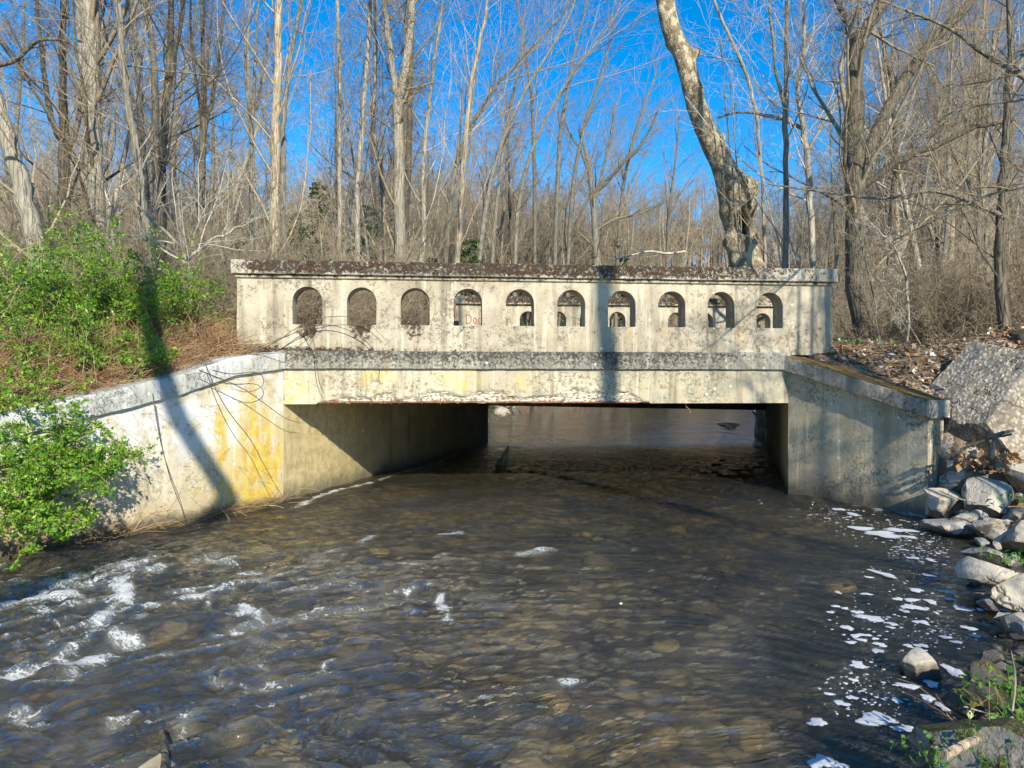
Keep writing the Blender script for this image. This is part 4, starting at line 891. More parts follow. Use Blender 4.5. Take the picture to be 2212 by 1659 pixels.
for i, (lab, pth_, d_) in enumerate([
    ('rising grey limbed tree fanning to the right above the seventh arch', [[(1225, 620, 9), (1232, 470, 9), (1239, 387, 9), (1257, 286, 7), (1307, 143, 5), (1321, 72, 4)]], 50),
    ('long slanting grey tree leaning right across the middle sky', [[(960, 610, 11), (968, 470, 11), (990, 330, 10), (1050, 210, 8), (1130, 120, 6), (1200, 50, 4), (1230, 10, 3)]], 22),
    ('second slanting tree leaning right with long parallel branches', [[(1030, 610, 11), (1044, 480, 10), (1070, 340, 9), (1130, 200, 7), (1200, 90, 5), (1240, 20, 4)]], 37),
    ('slanting thin tree nearest the open sky, leaning right', [[(1110, 610, 9), (1118, 440, 9), (1150, 310, 7), (1220, 180, 5), (1290, 90, 4), (1330, 40, 3)]], 43),
    ('faint slanting tree in the gap of sky left of the plane tree', [[(1330, 620, 8), (1338, 480, 8), (1352, 360, 7), (1385, 250, 5), (1420, 150, 3)]], 58),
    ('faint forked tree low in the gap of sky beside the plane tree', [[(1440, 620, 8), (1442, 500, 7), (1450, 420, 6), (1462, 330, 4), (1468, 250, 3)]], 66),
    ('slender tree left of the fifth arch leaning over the far water', [[(1062, 620, 9), (1068, 480, 9), (1085, 330, 7), (1110, 190, 5), (1135, 60, 4)]], 39)]):
    sp = {'levels': [(20, .2, .98, 14, 42, .30, .42, 8, .07, .03, 4), (8, .1, .98, 15, 50, .55, .5, 6, .1, .02, 3), (6, .15, 1, 20, 55, .55, .6, 5, .14, .02, 3)], 'rmin': .005, 'bias': (.03, 0, 0)}
    traced(lab, pth_, d_, 'bark_grey', 'twig', 120 + i, 4, sp)
# right side
traced('broad dark trunk forking high with heavy slanting limbs', [[(1880, 745, 46), (1856, 660, 44), (1846, 590, 42), (1848, 402, 40), (1846, 292, 38), (1848, 183, 34), (1851, 95, 30), (1872, 60, 25), (1894, 30, 23), (1908, 0, 22)], [(1850, 110, 22), (1838, 60, 18), (1824, 29, 14), (1800, -5, 10)], [(1862, 350, 24), (1875, 325, 26), (1915, 237, 24), (1970, 146, 22), (2025, 73, 20), (2098, 11, 16)], [(1862, 404, 14), (1875, 394, 15), (1952, 340, 15), (2025, 314, 13), (2098, 277, 10), (2190, 258, 7)]], 14, 'bark_dark', 'twig', 130, 5)
traced('slim straight trunk between the hollow plane tree and the broad dark trunk', [[(1697, 620, 13), (1696, 594, 13), (1698, 365, 12), (1696, 219, 11), (1703, 0, 9)], [(1696, 240, 8), (1680, 180, 7), (1668, 80, 6), (1660, 0, 5)]], 16, 'bark_grey', 'twig', 131, 6, CR_THIN)
traced('white barked tree with a crooked limb reaching left', [[(1758, 620, 12), (1752, 480, 13), (1747, 365, 14), (1740, 310, 12), (1733, 274, 11), (1722, 183, 9), (1740, 100, 7), (1735, 20, 5)], [(1735, 280, 9), (1700, 258, 9), (1660, 250, 7), (1600, 240, 5), (1550, 255, 4)], [(1742, 330, 7), (1790, 250, 7), (1820, 210, 5), (1850, 180, 4)]], 17, 'bark_pale', 'twig_white', 132, 5, CR_THIN)
traced('shaggy brown trunk at the frame edge behind the boulder', [[(2176, 772, 26), (2158, 600, 22), (2165, 438, 20), (2172, 320, 16), (2178, 183, 14), (2182, 0, 12)]], 10.5, 'bark_dark', 'twig_dark', 133, 5, CR_THIN)
traced('white leaning stem against the sky right of the hollow plane tree', [[(1652, 440, 7), (1640, 300, 7), (1630, 219, 8), (1608, 146, 8), (1579, 88, 7), (1539, 0, 6)]], 20, 'bark_pale', 'twig_white', 134, 4, CR_THIN)
traced('thin dark tree behind the heavy slanting limbs', [[(1920, 640, 14), (1925, 480, 14), (1935, 360, 11), (1930, 200, 8), (1900, 60, 6)]], 18, 'bark_dark', 'twig_dark', 135, 5, CR_THIN)
traced('grey forked tree far behind the shaggy trunk', [[(2110, 700, 10), (2112, 480, 10), (2118, 400, 9), (2135, 250, 7), (2150, 60, 5)], [(2114, 440, 7), (2070, 360, 5), (2040, 280, 4)]], 17, 'bark_grey', 'twig', 136, 5, CR_THIN)
traced('two tone white stem rising from the leaf litter', [[(2130, 735, 9), (2132, 640, 9), (2128, 520, 7), (2140, 420, 5)]], 13, 'bark_pale', 'twig_white', 137, 0, CR_THIN)
traced('thin bare sapling arching over the mossy coping', [[(1905, 770, 3.5), (1895, 700, 3.2), (1880, 600, 3), (1850, 480, 2.5), (1800, 420, 2)]], 10.6, 'bark_grey', 'twig', 138, 0, CR_THIN, name='sapling')
traced('white curved sapling right of the broad dark trunk', [[(1960, 740, 5), (1962, 640, 5), (1950, 560, 4.5), (1920, 520, 4), (1880, 480, 3)]], 11.5, 'bark_pale', 'twig_white', 139, 0, CR_THIN, name='sapling')
traced('low forked pale shrub tree beside the parapet end', [[(418, 690, 9), (412, 620, 9), (406, 560, 9), (380, 520, 7), (344, 494, 7), (297, 440, 5), (250, 400, 3)], [(408, 560, 8), (448, 519, 6), (500, 500, 5), (560, 470, 3)], [(406, 555, 6), (430, 470, 4), (470, 420, 3), (520, 390, 2)]], 11.3, 'bark_pale', 'twig_white', 140, 0, CR_BUSH, clen=3.0, name='shrub_tree')
# long horizontal branches reaching in from trees outside the right edge
def reach(label, path, d, mat, tm, seed, spec, dz=0):
    q = to3(path, d, np.linspace(0, dz, len(path))); q = smooth_path(chaikin(q, 2), 24); rg_ = np.random.default_rng(seed)
    root = empty('branch', tuple(q[0, :3])); tag(root, label, 'branch', 'branches reaching in from trees outside the frame'); o_ = q[0, :3].copy(); q[:, :3] -= o_
    limb_mesh('stem', q, 7, root, M[mat], seed)
    v, f = crown_from(q[None, :, :3], q[None, :, 3], np.array([np.linalg.norm(np.diff(q[:, :3], axis=0), axis=1).sum()]), rg_, spec); link('crown', mesh_np('crown', v, f), root, M[tm])
SP_R = {'levels': [(20, .1, 1, 20, 60, .28, .5, 8, .09, -.005, 4), (8, .1, 1, 20, 60, .5, .6, 6, .12, 0, 3), (4, .2, 1, 20, 60, .5, .7, 4, .14, 0, 3)], 'rmin': .0022}
reach('long pale branch reaching in flat across the right hand woods', [(2170, 470, 12), (2138, 453, 10), (2061, 420, 9), (1996, 409, 8), (1915, 435, 6), (1769, 413, 5), (1660, 398, 3)], 10.3, 'bark_grey', 'twig', 150, SP_R, -1.0)
reach('drooping branch crossing the upper right corner of sky', [(2330, 260, 14), (2212, 165, 11), (2116, 113, 9), (2054, 58, 7), (1915, 7, 5), (1850, -20, 3)], 8.0, 'bark_grey', 'twig', 151, SP_R, -.5)
reach('fine twiggy branch hanging at the right frame edge', [(2330, 60, 12), (2212, 110, 8), (2120, 200, 6), (2040, 260, 4), (1960, 330, 2)], 7.6, 'bark_grey', 'twig', 152, SP_R, -.5)
reach('thin branch sloping down at the right frame edge beside the shaggy trunk', [(2340, 330, 11), (2230, 400, 8), (2130, 420, 6), (2030, 470, 4), (1930, 520, 2)], 8.6, 'bark_grey', 'twig', 153, SP_R, .6)
reach('dark arching branch entering from the left frame edge', [(-120, 160, 12), (0, 141, 9), (36, 132, 9), (72, 90, 8), (107, 82, 7), (150, 90, 6), (172, 111, 4), (190, 140, 3)], 10, 'bark_dark', 'twig_dark', 154, {'levels': [(9, .2, 1, 25, 65, .2, .5, 8, .1, 0, 4), (5, .1, 1, 25, 60, .5, .6, 6, .12, 0, 3)], 'rmin': .003})
reach('white fallen limb lying behind the parapet below the gap of sky', [(1480, 543, 5), (1440, 549, 5), (1404, 541, 4.5), (1370, 550, 4), (1330, 560, 3)], 24, 'twig_white', 'twig_white', 155, {'levels': [(5, .3, 1, 25, 60, .3, .5, 6, .1, .02, 4)], 'rmin': .005})

# the old hollow plane tree: one dense trunk skin with burl, knobs and hollow pushed out of or into it
pl = [(1690, 800, 100), (1664, 735, 92), (1632, 650, 80), (1612, 580, 72), (1604, 511, 60), (1592, 470, 66), (1584, 430, 62), (1572, 385, 52), (1554, 340, 47), (1528, 292, 45), (1508, 237, 43), (1495, 193, 42), (1477, 120, 41), (1451, 73, 40), (1436, 0, 38), (1424, -80, 34), (1410, -220, 28), (1400, -380, 20)]
q = to3(pl, 19.5); zb = gz(q[0, 0], q[0, 1]); q = np.concatenate([[[q[0, 0], q[0, 1], zb - .3, q[0, 3] * 1.2]], q]); q = smooth_path(chaikin(q, 2), 200)
v, f = tubes(q[None, :, :3], q[None, :, 3], 56); v = v.reshape(200, 56, 3)
c3 = q[:, None, :3]; dr = unit(v - c3); base_r = q[:, 3][:, None]
def at_px(px, py, dd=19.5): return W(px, py, dd)
disp = .05 * (fbm(v[..., 0] * 2.5 + v[..., 1], v[..., 2] * 1.6, 7, 4) - .5)
def lump(px, py, rad, h, dd=19.3):
    p = at_px(px, py, dd); dist = np.linalg.norm((v - p), axis=2); return h * np.exp(-(dist / rad) ** 2)
rgh = fbm(v[..., 0] * 8 + v[..., 1] * 5, v[..., 2] * 8, 9, 4)
disp += lump(1606, 405, .36, .34, 19.25) * (.55 + .9 * rgh) + lump(1612, 450, .30, .22, 19.2) * (.5 + rgh) + lump(1560, 460, .22, .12, 19.3)
disp += lump(1500, 116, .13, .26, 19.4) + lump(1432, 105, .12, .22, 19.5) + lump(1508, 190, .14, .10) + lump(1553, 300, .13, .16, 19.5) + lump(1563, 525, .2, .38, 19.4) + lump(1570, 560, .16, .12, 19.3) + lump(1425, 20, .14, .12)
pc = at_px(1607, 478, 19.12); el = np.sqrt(((v[..., 0] - pc[0] + .12 * (v[..., 2] - pc[2])) / .12) ** 2 + ((v[..., 2] - pc[2]) / .36) ** 2 + (np.maximum(v[..., 1] - 19.6, 0) / .1) ** 2)
disp += .06 * np.exp(-((el - 1.25) / .22) ** 2) - .42 * sstep(1.05, .75, el)
v = v + dr * disp[..., None]
plane = empty('plane_tree', tuple(q[0, :3])); tag(plane, 'old leaning plane tree with a swollen burl and a dark hollow', 'tree')
o = link('trunk', mesh_np('trunk', v.reshape(-1, 3) - q[0, :3], f), plane, M['bark_plane'], True)
hv = unit(RNG.normal(size=(1, 3))); bmh = bmesh.new(); bmesh.ops.create_icosphere(bmh, subdivisions=3, radius=1); hm = bpy.data.meshes.new('hollow'); bmh.to_mesh(hm); bmh.free()
ho = link('hollow', hm, plane, M['hollow'], True); ho.location = tuple(pc - q[0, :3] + np.array((0, .16, 0))); ho.scale = (.115, .06, .33); ho.rotation_euler = (0, R(-7), 0)
qq = q[120:]; qq[:, :3] = qq[:, :3]; rg_ = np.random.default_rng(160)
pv, pf = crown_from((qq[None, 30:, :3] - q[0, :3]), qq[None, 30:, 3], np.array([9.0]), rg_, CR_TREE); link('crown', mesh_np('crown', pv, pf), plane, M['twig'])
# slim shoots growing in front of the plane tree
traced('pair of thin shoots growing up in front of the plane tree', [[(1600, 560, 4), (1590, 470, 4), (1578, 340, 3.5), (1568, 230, 3), (1556, 80, 2.5)], [(1604, 540, 3.5), (1594, 380, 3), (1585, 250, 2.5), (1574, 150, 2)]], 18.7, 'bark_grey', 'twig', 161, 3, {'levels': [(7, .3, 1, 30, 70, .12, .6, 6, .1, .03, 3)], 'rmin': .003}, name='sapling', base=False)

# woodland behind: a few kinds of tree built once, each copied as a thing with its parts
def wood_tree(seed, h, r, lean=0.0, fork=False, spec=None, wander=.035):
    rg_ = np.random.default_rng(seed); n = 22
    D0 = np.array([[lean, rg_.normal() * .05, 1.0]]); D0 = unit(D0)
    P, rad = grow(np.zeros((1, 3)), D0, np.array([h]), np.array([r]), n, wander, .02, rg_, .12)
    Ps, Rs, Ls = [P], [rad], [h]
    if fork:
        for s_ in range(2):
            i = int(n * rg_.uniform(.3, .55)); d = unit(P[0, i + 1] - P[0, i] + np.array((rg_.normal() * .35, rg_.normal() * .3, 0)))
            P2, r2 = grow(P[:, i], d[None], np.array([h * (1 - i / n) * 1.0]), rad[:, i] * .75, n, .04, .03, rg_, .12); Ps.append(P2); Rs.append(r2); Ls.append(h * .6)
    tv, tf = join([tubes(p, r_, 8) for p, r_ in zip(Ps, Rs)])
    cv, cf = crown_from(np.concatenate(Ps), np.concatenate(Rs), np.array(Ls), rg_, spec)
    return mesh_np('trunk', tv, tf), mesh_np('crown', cv, cf)
SPW = {'levels': [(15, .25, .98, 20, 52, .30, .32, 8, .09, .06, 4), (8, .12, .98, 22, 60, .55, .5, 6, .12, .05, 3), (6, .15, 1, 25, 60, .55, .6, 5, .15, .03, 3), (3, .2, 1, 25, 60, .6, .7, 3, .15, .02, 3)], 'rmin': .0042}
SPWR = {'levels': SPW['levels'], 'rmin': .0042, 'bias': (.035, 0, 0)}
kinds = [(201, 17, .17, .02, False, SPW, 'bark_grey', 'twig', 'slender grey bare tree'), (202, 19, .22, -.03, True, SPW, 'bark_pale', 'twig', 'forked pale bare tree'), (203, 15, .14, .20, False, SPWR, 'bark_grey', 'twig', 'bare tree leaning right'),
         (204, 18, .20, .0, False, SPW, 'bark_dark', 'twig_dark', 'dark barked bare tree'), (205, 16, .15, .10, True, SPWR, 'bark_tan', 'twig', 'tan forked bare tree'), (206, 13, .10, -.04, False, SPW, 'bark_pale', 'twig_white', 'thin white stemmed tree')]
tmpl = []
for (sd, h, r_, le, fk, sp, bm_, tm_, lab) in kinds:
    tm, cm = wood_tree(sd, h, r_, le, fk, sp); tm.materials.append(M[bm_]); cm.materials.append(M[tm_])
    tm.polygons.foreach_set('use_smooth', np.ones(len(tm.polygons), bool)); tmpl.append((tm, cm, lab))
rgw = np.random.default_rng(404); placed = []
MARKS = [(40, 'the leaning pale trunk'), (140, 'the dark three limbed tree'), (205, 'the thick pale double trunk'), (285, 'the pale spotted bent trunk'), (355, 'the upright dark forked trunk'), (438, 'the slim twisted dark tree'), (545, 'the broom of steep stems'), (596, 'the tall tan trunk'), (690, 'the second arch'), (734, 'the thin straight pale stem'), (780, 'the third arch'), (860, 'the stout twin forked tree'), (915, 'the smooth pale trunk'), (995, 'the yellowish trunk'),
         (1060, 'the slanting trees'), (1155, 'the thin pole like tree'), (1205, 'the slender bending tree'), (1285, 'the low spreading tree'), (1600, 'the hollow plane tree'), (1697, 'the slim straight trunk'), (1747, 'the white barked tree'), (1850, 'the broad dark trunk'), (1960, 'the slanting heavy limbs'), (2060, 'the white curved sapling'), (2115, 'the grey forked tree'), (2165, 'the shaggy brown trunk'), (2280, 'the frame edge branches')]
def put_tree(kind, x, y, s, rz, zone, grp):
    tm, cm, lab = tmpl[kind]; z = gz(x, y) - .1
    r_ = empty('bare_tree', (x, y, z), rz); r_.scale = (s, s, s)
    tag(r_, f'{lab} {zone}', 'tree', f'bare trees of the wood {grp}')
    for nm, me in (('trunk', tm), ('crown', cm)):
        c_ = bpy.data.objects.new(nm, me); COL.objects.link(c_); c_.parent = r_
tries = 0
while len(placed) < 150 and tries < 6000:
    tries += 1; y = 21 + 50 * rgw.random() ** 1.1; px = rgw.uniform(-150, 2360); x = (px - CX) / F * y
    if chan_dist(np.array([x]), np.array([y]))[0] < 1.6: continue
    if px < 760 and rgw.random() < .4: continue
    if 1330 < px < 1570 and y < 46: continue
    if 1300 < px < 1590 and rgw.random() < .3: continue
    if any((x - a) ** 2 + (y - b) ** 2 < (1.0 + .02 * y) ** 2 for a, b in placed): continue
    placed.append((x, y)); k_ = int(rgw.integers(0, 6))
    if k_ in (2, 4) and px < 700: k_ = 0
    ln_ = min(MARKS, key=lambda q_: abs(q_[0] - px))[1]
    zone = ('close behind ' if y < 32 else 'farther behind ' if y < 48 else 'far behind ') + ln_
    grp = 'beyond the green shrubs' if px < 500 else ('behind the arched parapet' if px < 1570 else 'beyond the plane tree')
    put_tree(k_, x, y, rgw.uniform(.75, 1.15), rgw.uniform(-.5, .5) if k_ in (2, 4) else rgw.uniform(0, 6.28), zone, grp)

# far wood and bare brush: masses, scattered by geometry nodes
def scatter(name, meshes, pts, scl, label, seed):
    coll = bpy.data.collections.new(name + '_kinds')
    for i, me in enumerate(meshes):
        coll.objects.link(bpy.data.objects.new(name + '_kind', me))
    me = bpy.data.meshes.new(name); me.vertices.add(len(pts)); me.vertices.foreach_set('co', np.asarray(pts, np.float32).ravel())
    a = me.attributes.new('scl', 'FLOAT', 'POINT'); a.data.foreach_set('value', np.asarray(scl, np.float32))
    o = bpy.data.objects.new(name, me); COL.objects.link(o)
    g = bpy.data.node_groups.new(name, 'GeometryNodeTree')
    g.interface.new_socket('Geometry', in_out='INPUT', socket_type='NodeSocketGeometry'); g.interface.new_socket('Geometry', in_out='OUTPUT', socket_type='NodeSocketGeometry')
    gi = g.nodes.new('NodeGroupInput'); go = g.nodes.new('NodeGroupOutput'); ip = g.nodes.new('GeometryNodeInstanceOnPoints'); ci = g.nodes.new('GeometryNodeCollectionInfo')
    ci.inputs['Collection'].default_value = coll; ci.inputs['Separate Children'].default_value = True; ci.inputs['Reset Children'].default_value = True
    ip.inputs['Pick Instance'].default_value = True
    rv = g.nodes.new('FunctionNodeRandomValue'); rv.data_type = 'FLOAT_VECTOR'; rv.inputs[0].default_value = (-.06, -.06, 0); rv.inputs[1].default_value = (.06, .06, 6.28); rv.inputs['Seed'].default_value = seed
    na = g.nodes.new('GeometryNodeInputNamedAttribute'); na.data_type = 'FLOAT'; na.inputs[0].default_value = 'scl'
    lk = g.links.new
    lk(gi.outputs[0], ip.inputs['Points']); lk(ci.outputs[0], ip.inputs['Instance']); lk(rv.outputs[0], ip.inputs['Rotation']); lk(na.outputs[0], ip.inputs['Scale']); lk(ip.outputs[0], go.inputs[0])
    md = o.modifiers.new('scatter', 'NODES'); md.node_group = g
    tag(o, label, kind='stuff'); return o
far_me = []
SPF = {'levels': [(12, .2, .98, 22, 58, .32, .5, 6, .1, .05, 3), (7, .12, .98, 22, 60, .55, .6, 5, .14, .04, 3), (5, .15, 1, 25, 60, .6, .7, 3, .15, .03, 3)], 'rmin': .014}
for i in range(4):
    rg_ = np.random.default_rng(300 + i); P, rad = grow(np.zeros((1, 3)), np.array([[.02, 0, 1.]]), np.array([13.]), np.array([.15]), 12, .05, .02, rg_, .15)
    v, f = join([tubes(P, rad, 5), crown_from(P, rad, np.array([13.]), rg_, SPF)]); me = mesh_np('far_tree', v, f); me.materials.append(M[('twig', 'bark_tan', 'twig', 'bark_pale')[i]]); far_me.append(me)
pts, sc = [], []
while len(pts) < 2800:
    y = 58 + 110 * rgw.random(); x = rgw.uniform(-.82, .85) * y
    if chan_dist(np.array([x]), np.array([y]))[0] < 1.5: continue
    pts.append((x, y)); sc.append(rgw.uniform(.55, 1.1))
pts = np.array(pts); pts = np.column_stack([pts, ground(pts[:, 0], pts[:, 1]) - .1])
scatter('far_wood', far_me, pts, sc, 'far bare wood covering the hillside', 3)
SPB = {'levels': [(9, .1, .98, 20, 60, .5, .55, 7, .12, .03, 3), (7, .12, .98, 22, 60, .55, .6, 5, .15, .02, 3), (5, .15, 1, 25, 60, .55, .7, 4, .15, .02, 3)], 'rmin': .003}
br = []
for i in range(4):
    rg_ = np.random.default_rng(320 + i); n = 6; D0 = unit(np.column_stack([rg_.normal(size=n) * .45, rg_.normal(size=n) * .45, np.ones(n)]))
    P, rad = grow(rg_.normal(size=(n, 3)) * np.array((.15, .15, 0)), D0, rg_.uniform(1.4, 2.8, n), rg_.uniform(.008, .018, n), 10, .09, .0, rg_, .3)
    v, f = join([tubes(P, rad, 4), crown_from(P, rad, np.full(n, 2.0), rg_, SPB)]); me = mesh_np('brush', v, f); me.materials.append(M[('twig', 'twig', 'twig', 'twig')[i]]); br.append(me)
pts, sc = [], []
while len(pts) < 1000:
    y = 12.5 + 45 * rgw.random() ** 1.4; x = rgw.uniform(-.85, .85) * y
    if chan_dist(np.array([x]), np.array([y]))[0] < (.9 if y > 19 else 1.5): continue
    if -1.8 + .3 * (y - 10) < x < 5.2 + .3 * (y - 10) and y < 18.8: continue
    if y < 18.8 and -2.4 < x - .3 * (y - 10) < 6.0 and rgw.random() < .9: continue       # the road over the bridge
    pts.append((x, y)); sc.append(rgw.uniform(.6, 1.25) * (1 if y < 25 else 1.35))
pts = np.array(pts); pts = np.column_stack([pts, ground(pts[:, 0], pts[:, 1]) - .05])
scatter('bare_brush', br, pts, sc, 'tangled bare brush filling the floor of the wood', 5)

# evergreens in the wood
def conifer(seed, h, w):
    rg_ = np.random.default_rng(seed); n = 150; t = rg_.uniform(.1, .98, n); az = rg_.uniform(0, 6.28, n); ln = w * (1.05 - t) * rg_.uniform(.6, 1.1, n) + .2
    P, rad = grow(np.column_stack([np.zeros(n), np.zeros(n), t * h]), unit(np.column_stack([np.cos(az), np.sin(az), np.full(n, .15)])), ln, np.full(n, .02), 6, .05, -.05, rg_, .3)
    T, tr_ = grow(np.zeros((1, 3)), np.array([[0, 0, 1.]]), np.array([h]), np.array([.13]), 10, .01, .02, rg_, .1)
    tv, tf = join([tubes(T, tr_, 7), tubes(P, rad, 3)])
    p, d, l_, r_ = spawn(P, rad, 26, .15, 1, 30, 80, .28, 1, rg_, ln, .4); nl = len(p); sd = unit(np.cross(d, rg_.normal(size=(nl, 3)))); l_ = np.clip(l_, .12, .5)[:, None]
    V = np.stack([p - sd * .02, p + d * l_ * .5 - sd * .05, p + d * l_, p + d * l_ * .5 + sd * .05], 1).reshape(-1, 3); Fq = np.arange(nl * 4).reshape(-1, 4)
    return mesh_np('trunk', tv, tf), mesh_np('foliage', V, Fq)
cons = [conifer(501, 7, 1.9), conifer(502, 9, 2.3)]
for tm, fm in cons: tm.materials.append(M['bark_dark']); fm.materials.append(M['needle'])
for i, (px, d, s, lab) in enumerate([(1245, 58, 1.2, 'small dark evergreen left of the low spreading tree'), (1350, 60, 1.25, 'evergreen sapling right of the low spreading tree'), (1392, 64, 1.35, 'evergreen crown showing under the gap of sky'), (1015, 27, .8, 'evergreen behind the yellowish trunk'), (930, 29, .85, 'dark evergreen behind the smooth pale trunk'), (690, 30, .85, 'evergreen behind the thin straight pale stem'),
                                     (520, 36, .8, 'tall dark evergreen by the gap of sky over the shrub tree'), (640, 42, .9, 'evergreen behind the tall tan trunk'), (1090, 44, 1.0, 'evergreen behind the slanting trees'), (790, 31, .85, 'evergreen behind the leaning pale trunk')]):
    x = (px - CX) / F * d; tm, fm = cons[i % 2]; r_ = empty('evergreen_tree', (x, d, gz(x, d) - .1), i * 1.3); r_.scale = (s,) * 3; tag(r_, lab, 'tree', 'evergreens in the wood')
    for nm, me in (('trunk', tm), ('foliage', fm)): c_ = bpy.data.objects.new(nm, me); COL.objects.link(c_); c_.parent = r_

# trees behind the viewer, whose trunks and twigs shade the wall and the water
def shade_tree(label, targets, t, r0, seed, spec, mat='bark_grey', foot=None):
    Ln = np.array(L); q = []
    for (p, tt) in targets: q.append((*(np.array(p) - Ln * (t + tt)), r0))
    q = np.array(q); g0 = foot if foot is not None else (q[0, 0] + .3, q[0, 1])
    zb = gz(g0[0], g0[1]) - .2; q = np.concatenate([[[g0[0], g0[1], zb, r0 * 1.35]], q]); e = q[-1]; dr = unit(e[:3] - q[-2, :3]) * .5 + np.array((0, 0, .6))
    q = np.concatenate([q, [(*(e[:3] + dr * 2.5), r0 * .75), (*(e[:3] + dr * 5.5), r0 * .3)]]); q = smooth_path(chaikin(q, 2), 40)
    root = empty('shade_tree', tuple(q[0, :3])); tag(root, label, 'tree', 'trees behind the viewer'); o_ = q[0, :3].copy(); q[:, :3] -= o_
    limb_mesh('trunk', q, 12, root, M[mat], seed); rg_ = np.random.default_rng(seed)
    if spec: v, f = crown_from(q[None, :, :3], q[None, :, 3], np.array([11.0]), rg_, spec); link('crown', mesh_np('crown', v, f), root, M['twig'])
def wallL(t, z): p = CL + t * WLd; return (p[0], p[1], z)
def front(px, z): t = (px - CX) / F; s = 9.8 * t / (math.cos(PSI) - t * math.sin(PSI)); p = O2 + s * U; return (p[0], p[1], z)
def wallR(t, z): p = CR + t * WRd; return (p[0], p[1], z)
SPS = {'levels': [(9, .55, .98, 25, 60, .30, .4, 8, .09, .05, 5), (6, .2, .98, 25, 60, .5, .5, 6, .12, .03, 3), (4, .2, 1, 25, 60, .5, .6, 4, .14, .02, 3)], 'rmin': .005}
shade_tree('leaning bare tree behind the viewer shading the pale wing wall', [(wallL(.62, -.2), 0), (wallL(1.15, .55), 0), (wallL(1.72, 1.35), 0), (W(322, 640, 9.8), 0), (W(318, 420, 11), 1)], 12, .11, 601, SPS, foot=(-5.2, -1.0))
shade_tree('straight bare tree behind the viewer shading the middle of the parapet', [(front(1320, .9), 0), (front(1316, 1.6), 0), (front(1304, 2.9), 0), (front(1300, 4.2), 0)], 17, .13, 602, SPS, foot=(9.0, -5.0))
SPT = {'levels': [(16, .3, .98, 30, 75, .42, .4, 9, .09, .01, 5), (8, .15, .98, 25, 60, .5, .5, 6, .12, .02, 3), (5, .2, 1, 25, 60, .5, .6, 4, .14, .02, 3)], 'rmin': .004}
def wallR(t, z): p = CR + t * WRd; return (p[0], p[1], z)
shade_tree('second twiggy bare tree behind the viewer dappling the stones', [(wallR(3.2, -.2), 0), (wallR(2.9, .9), 0), (wallR(2.6, 2.6), 0)], 11, .09, 607, SPT)

SPB2 = {'levels': [(13, .12, .98, 20, 60, .36, .42, 8, .10, .03, 4), (7, .12, .98, 22, 60, .5, .6, 6, .13, .02, 3), (4, .15, 1, 25, 60, .55, .7, 4, .14, .02, 3)], 'rmin': .004}
for i_, (tw, tt_) in enumerate([(.55, 6.6), (1.35, 5.8), (2.4, 6.0)]):
    shade_tree(('slim twiggy sapling', 'bushy bare sapling', 'leaning bare sapling', 'tall bare sapling')[i_] + ' outside the frame streaking the wing wall with shade', [(wallR(tw, -.3), 0), (wallR(tw - .05, .8), 0), (wallR(tw + .1, 1.9), 0)], tt_, .022, 620 + i_, SPB2)

# unseen bare bushes added behind and beside the viewer to shade the near water
for i, (x, y) in enumerate([(1.6, -1.6), (2.8, -2.4), (4.4, -1.0), (.4, -3.0), (6.2, 1.0), (-1.2, -3.6), (3.4, -3.6), (5.6, -.6)]):
    o = link('shade_bush', br[i % 3], None); o.location = (x, y, gz(x, y) - .05); o.rotation_euler = (0, 0, i * 1.7); o.scale = (1.05, 1.05, 1.0)
    tag(o, 'added bare bush behind the viewer that shades the near water', 'bush', 'bushes added behind the viewer for shade')

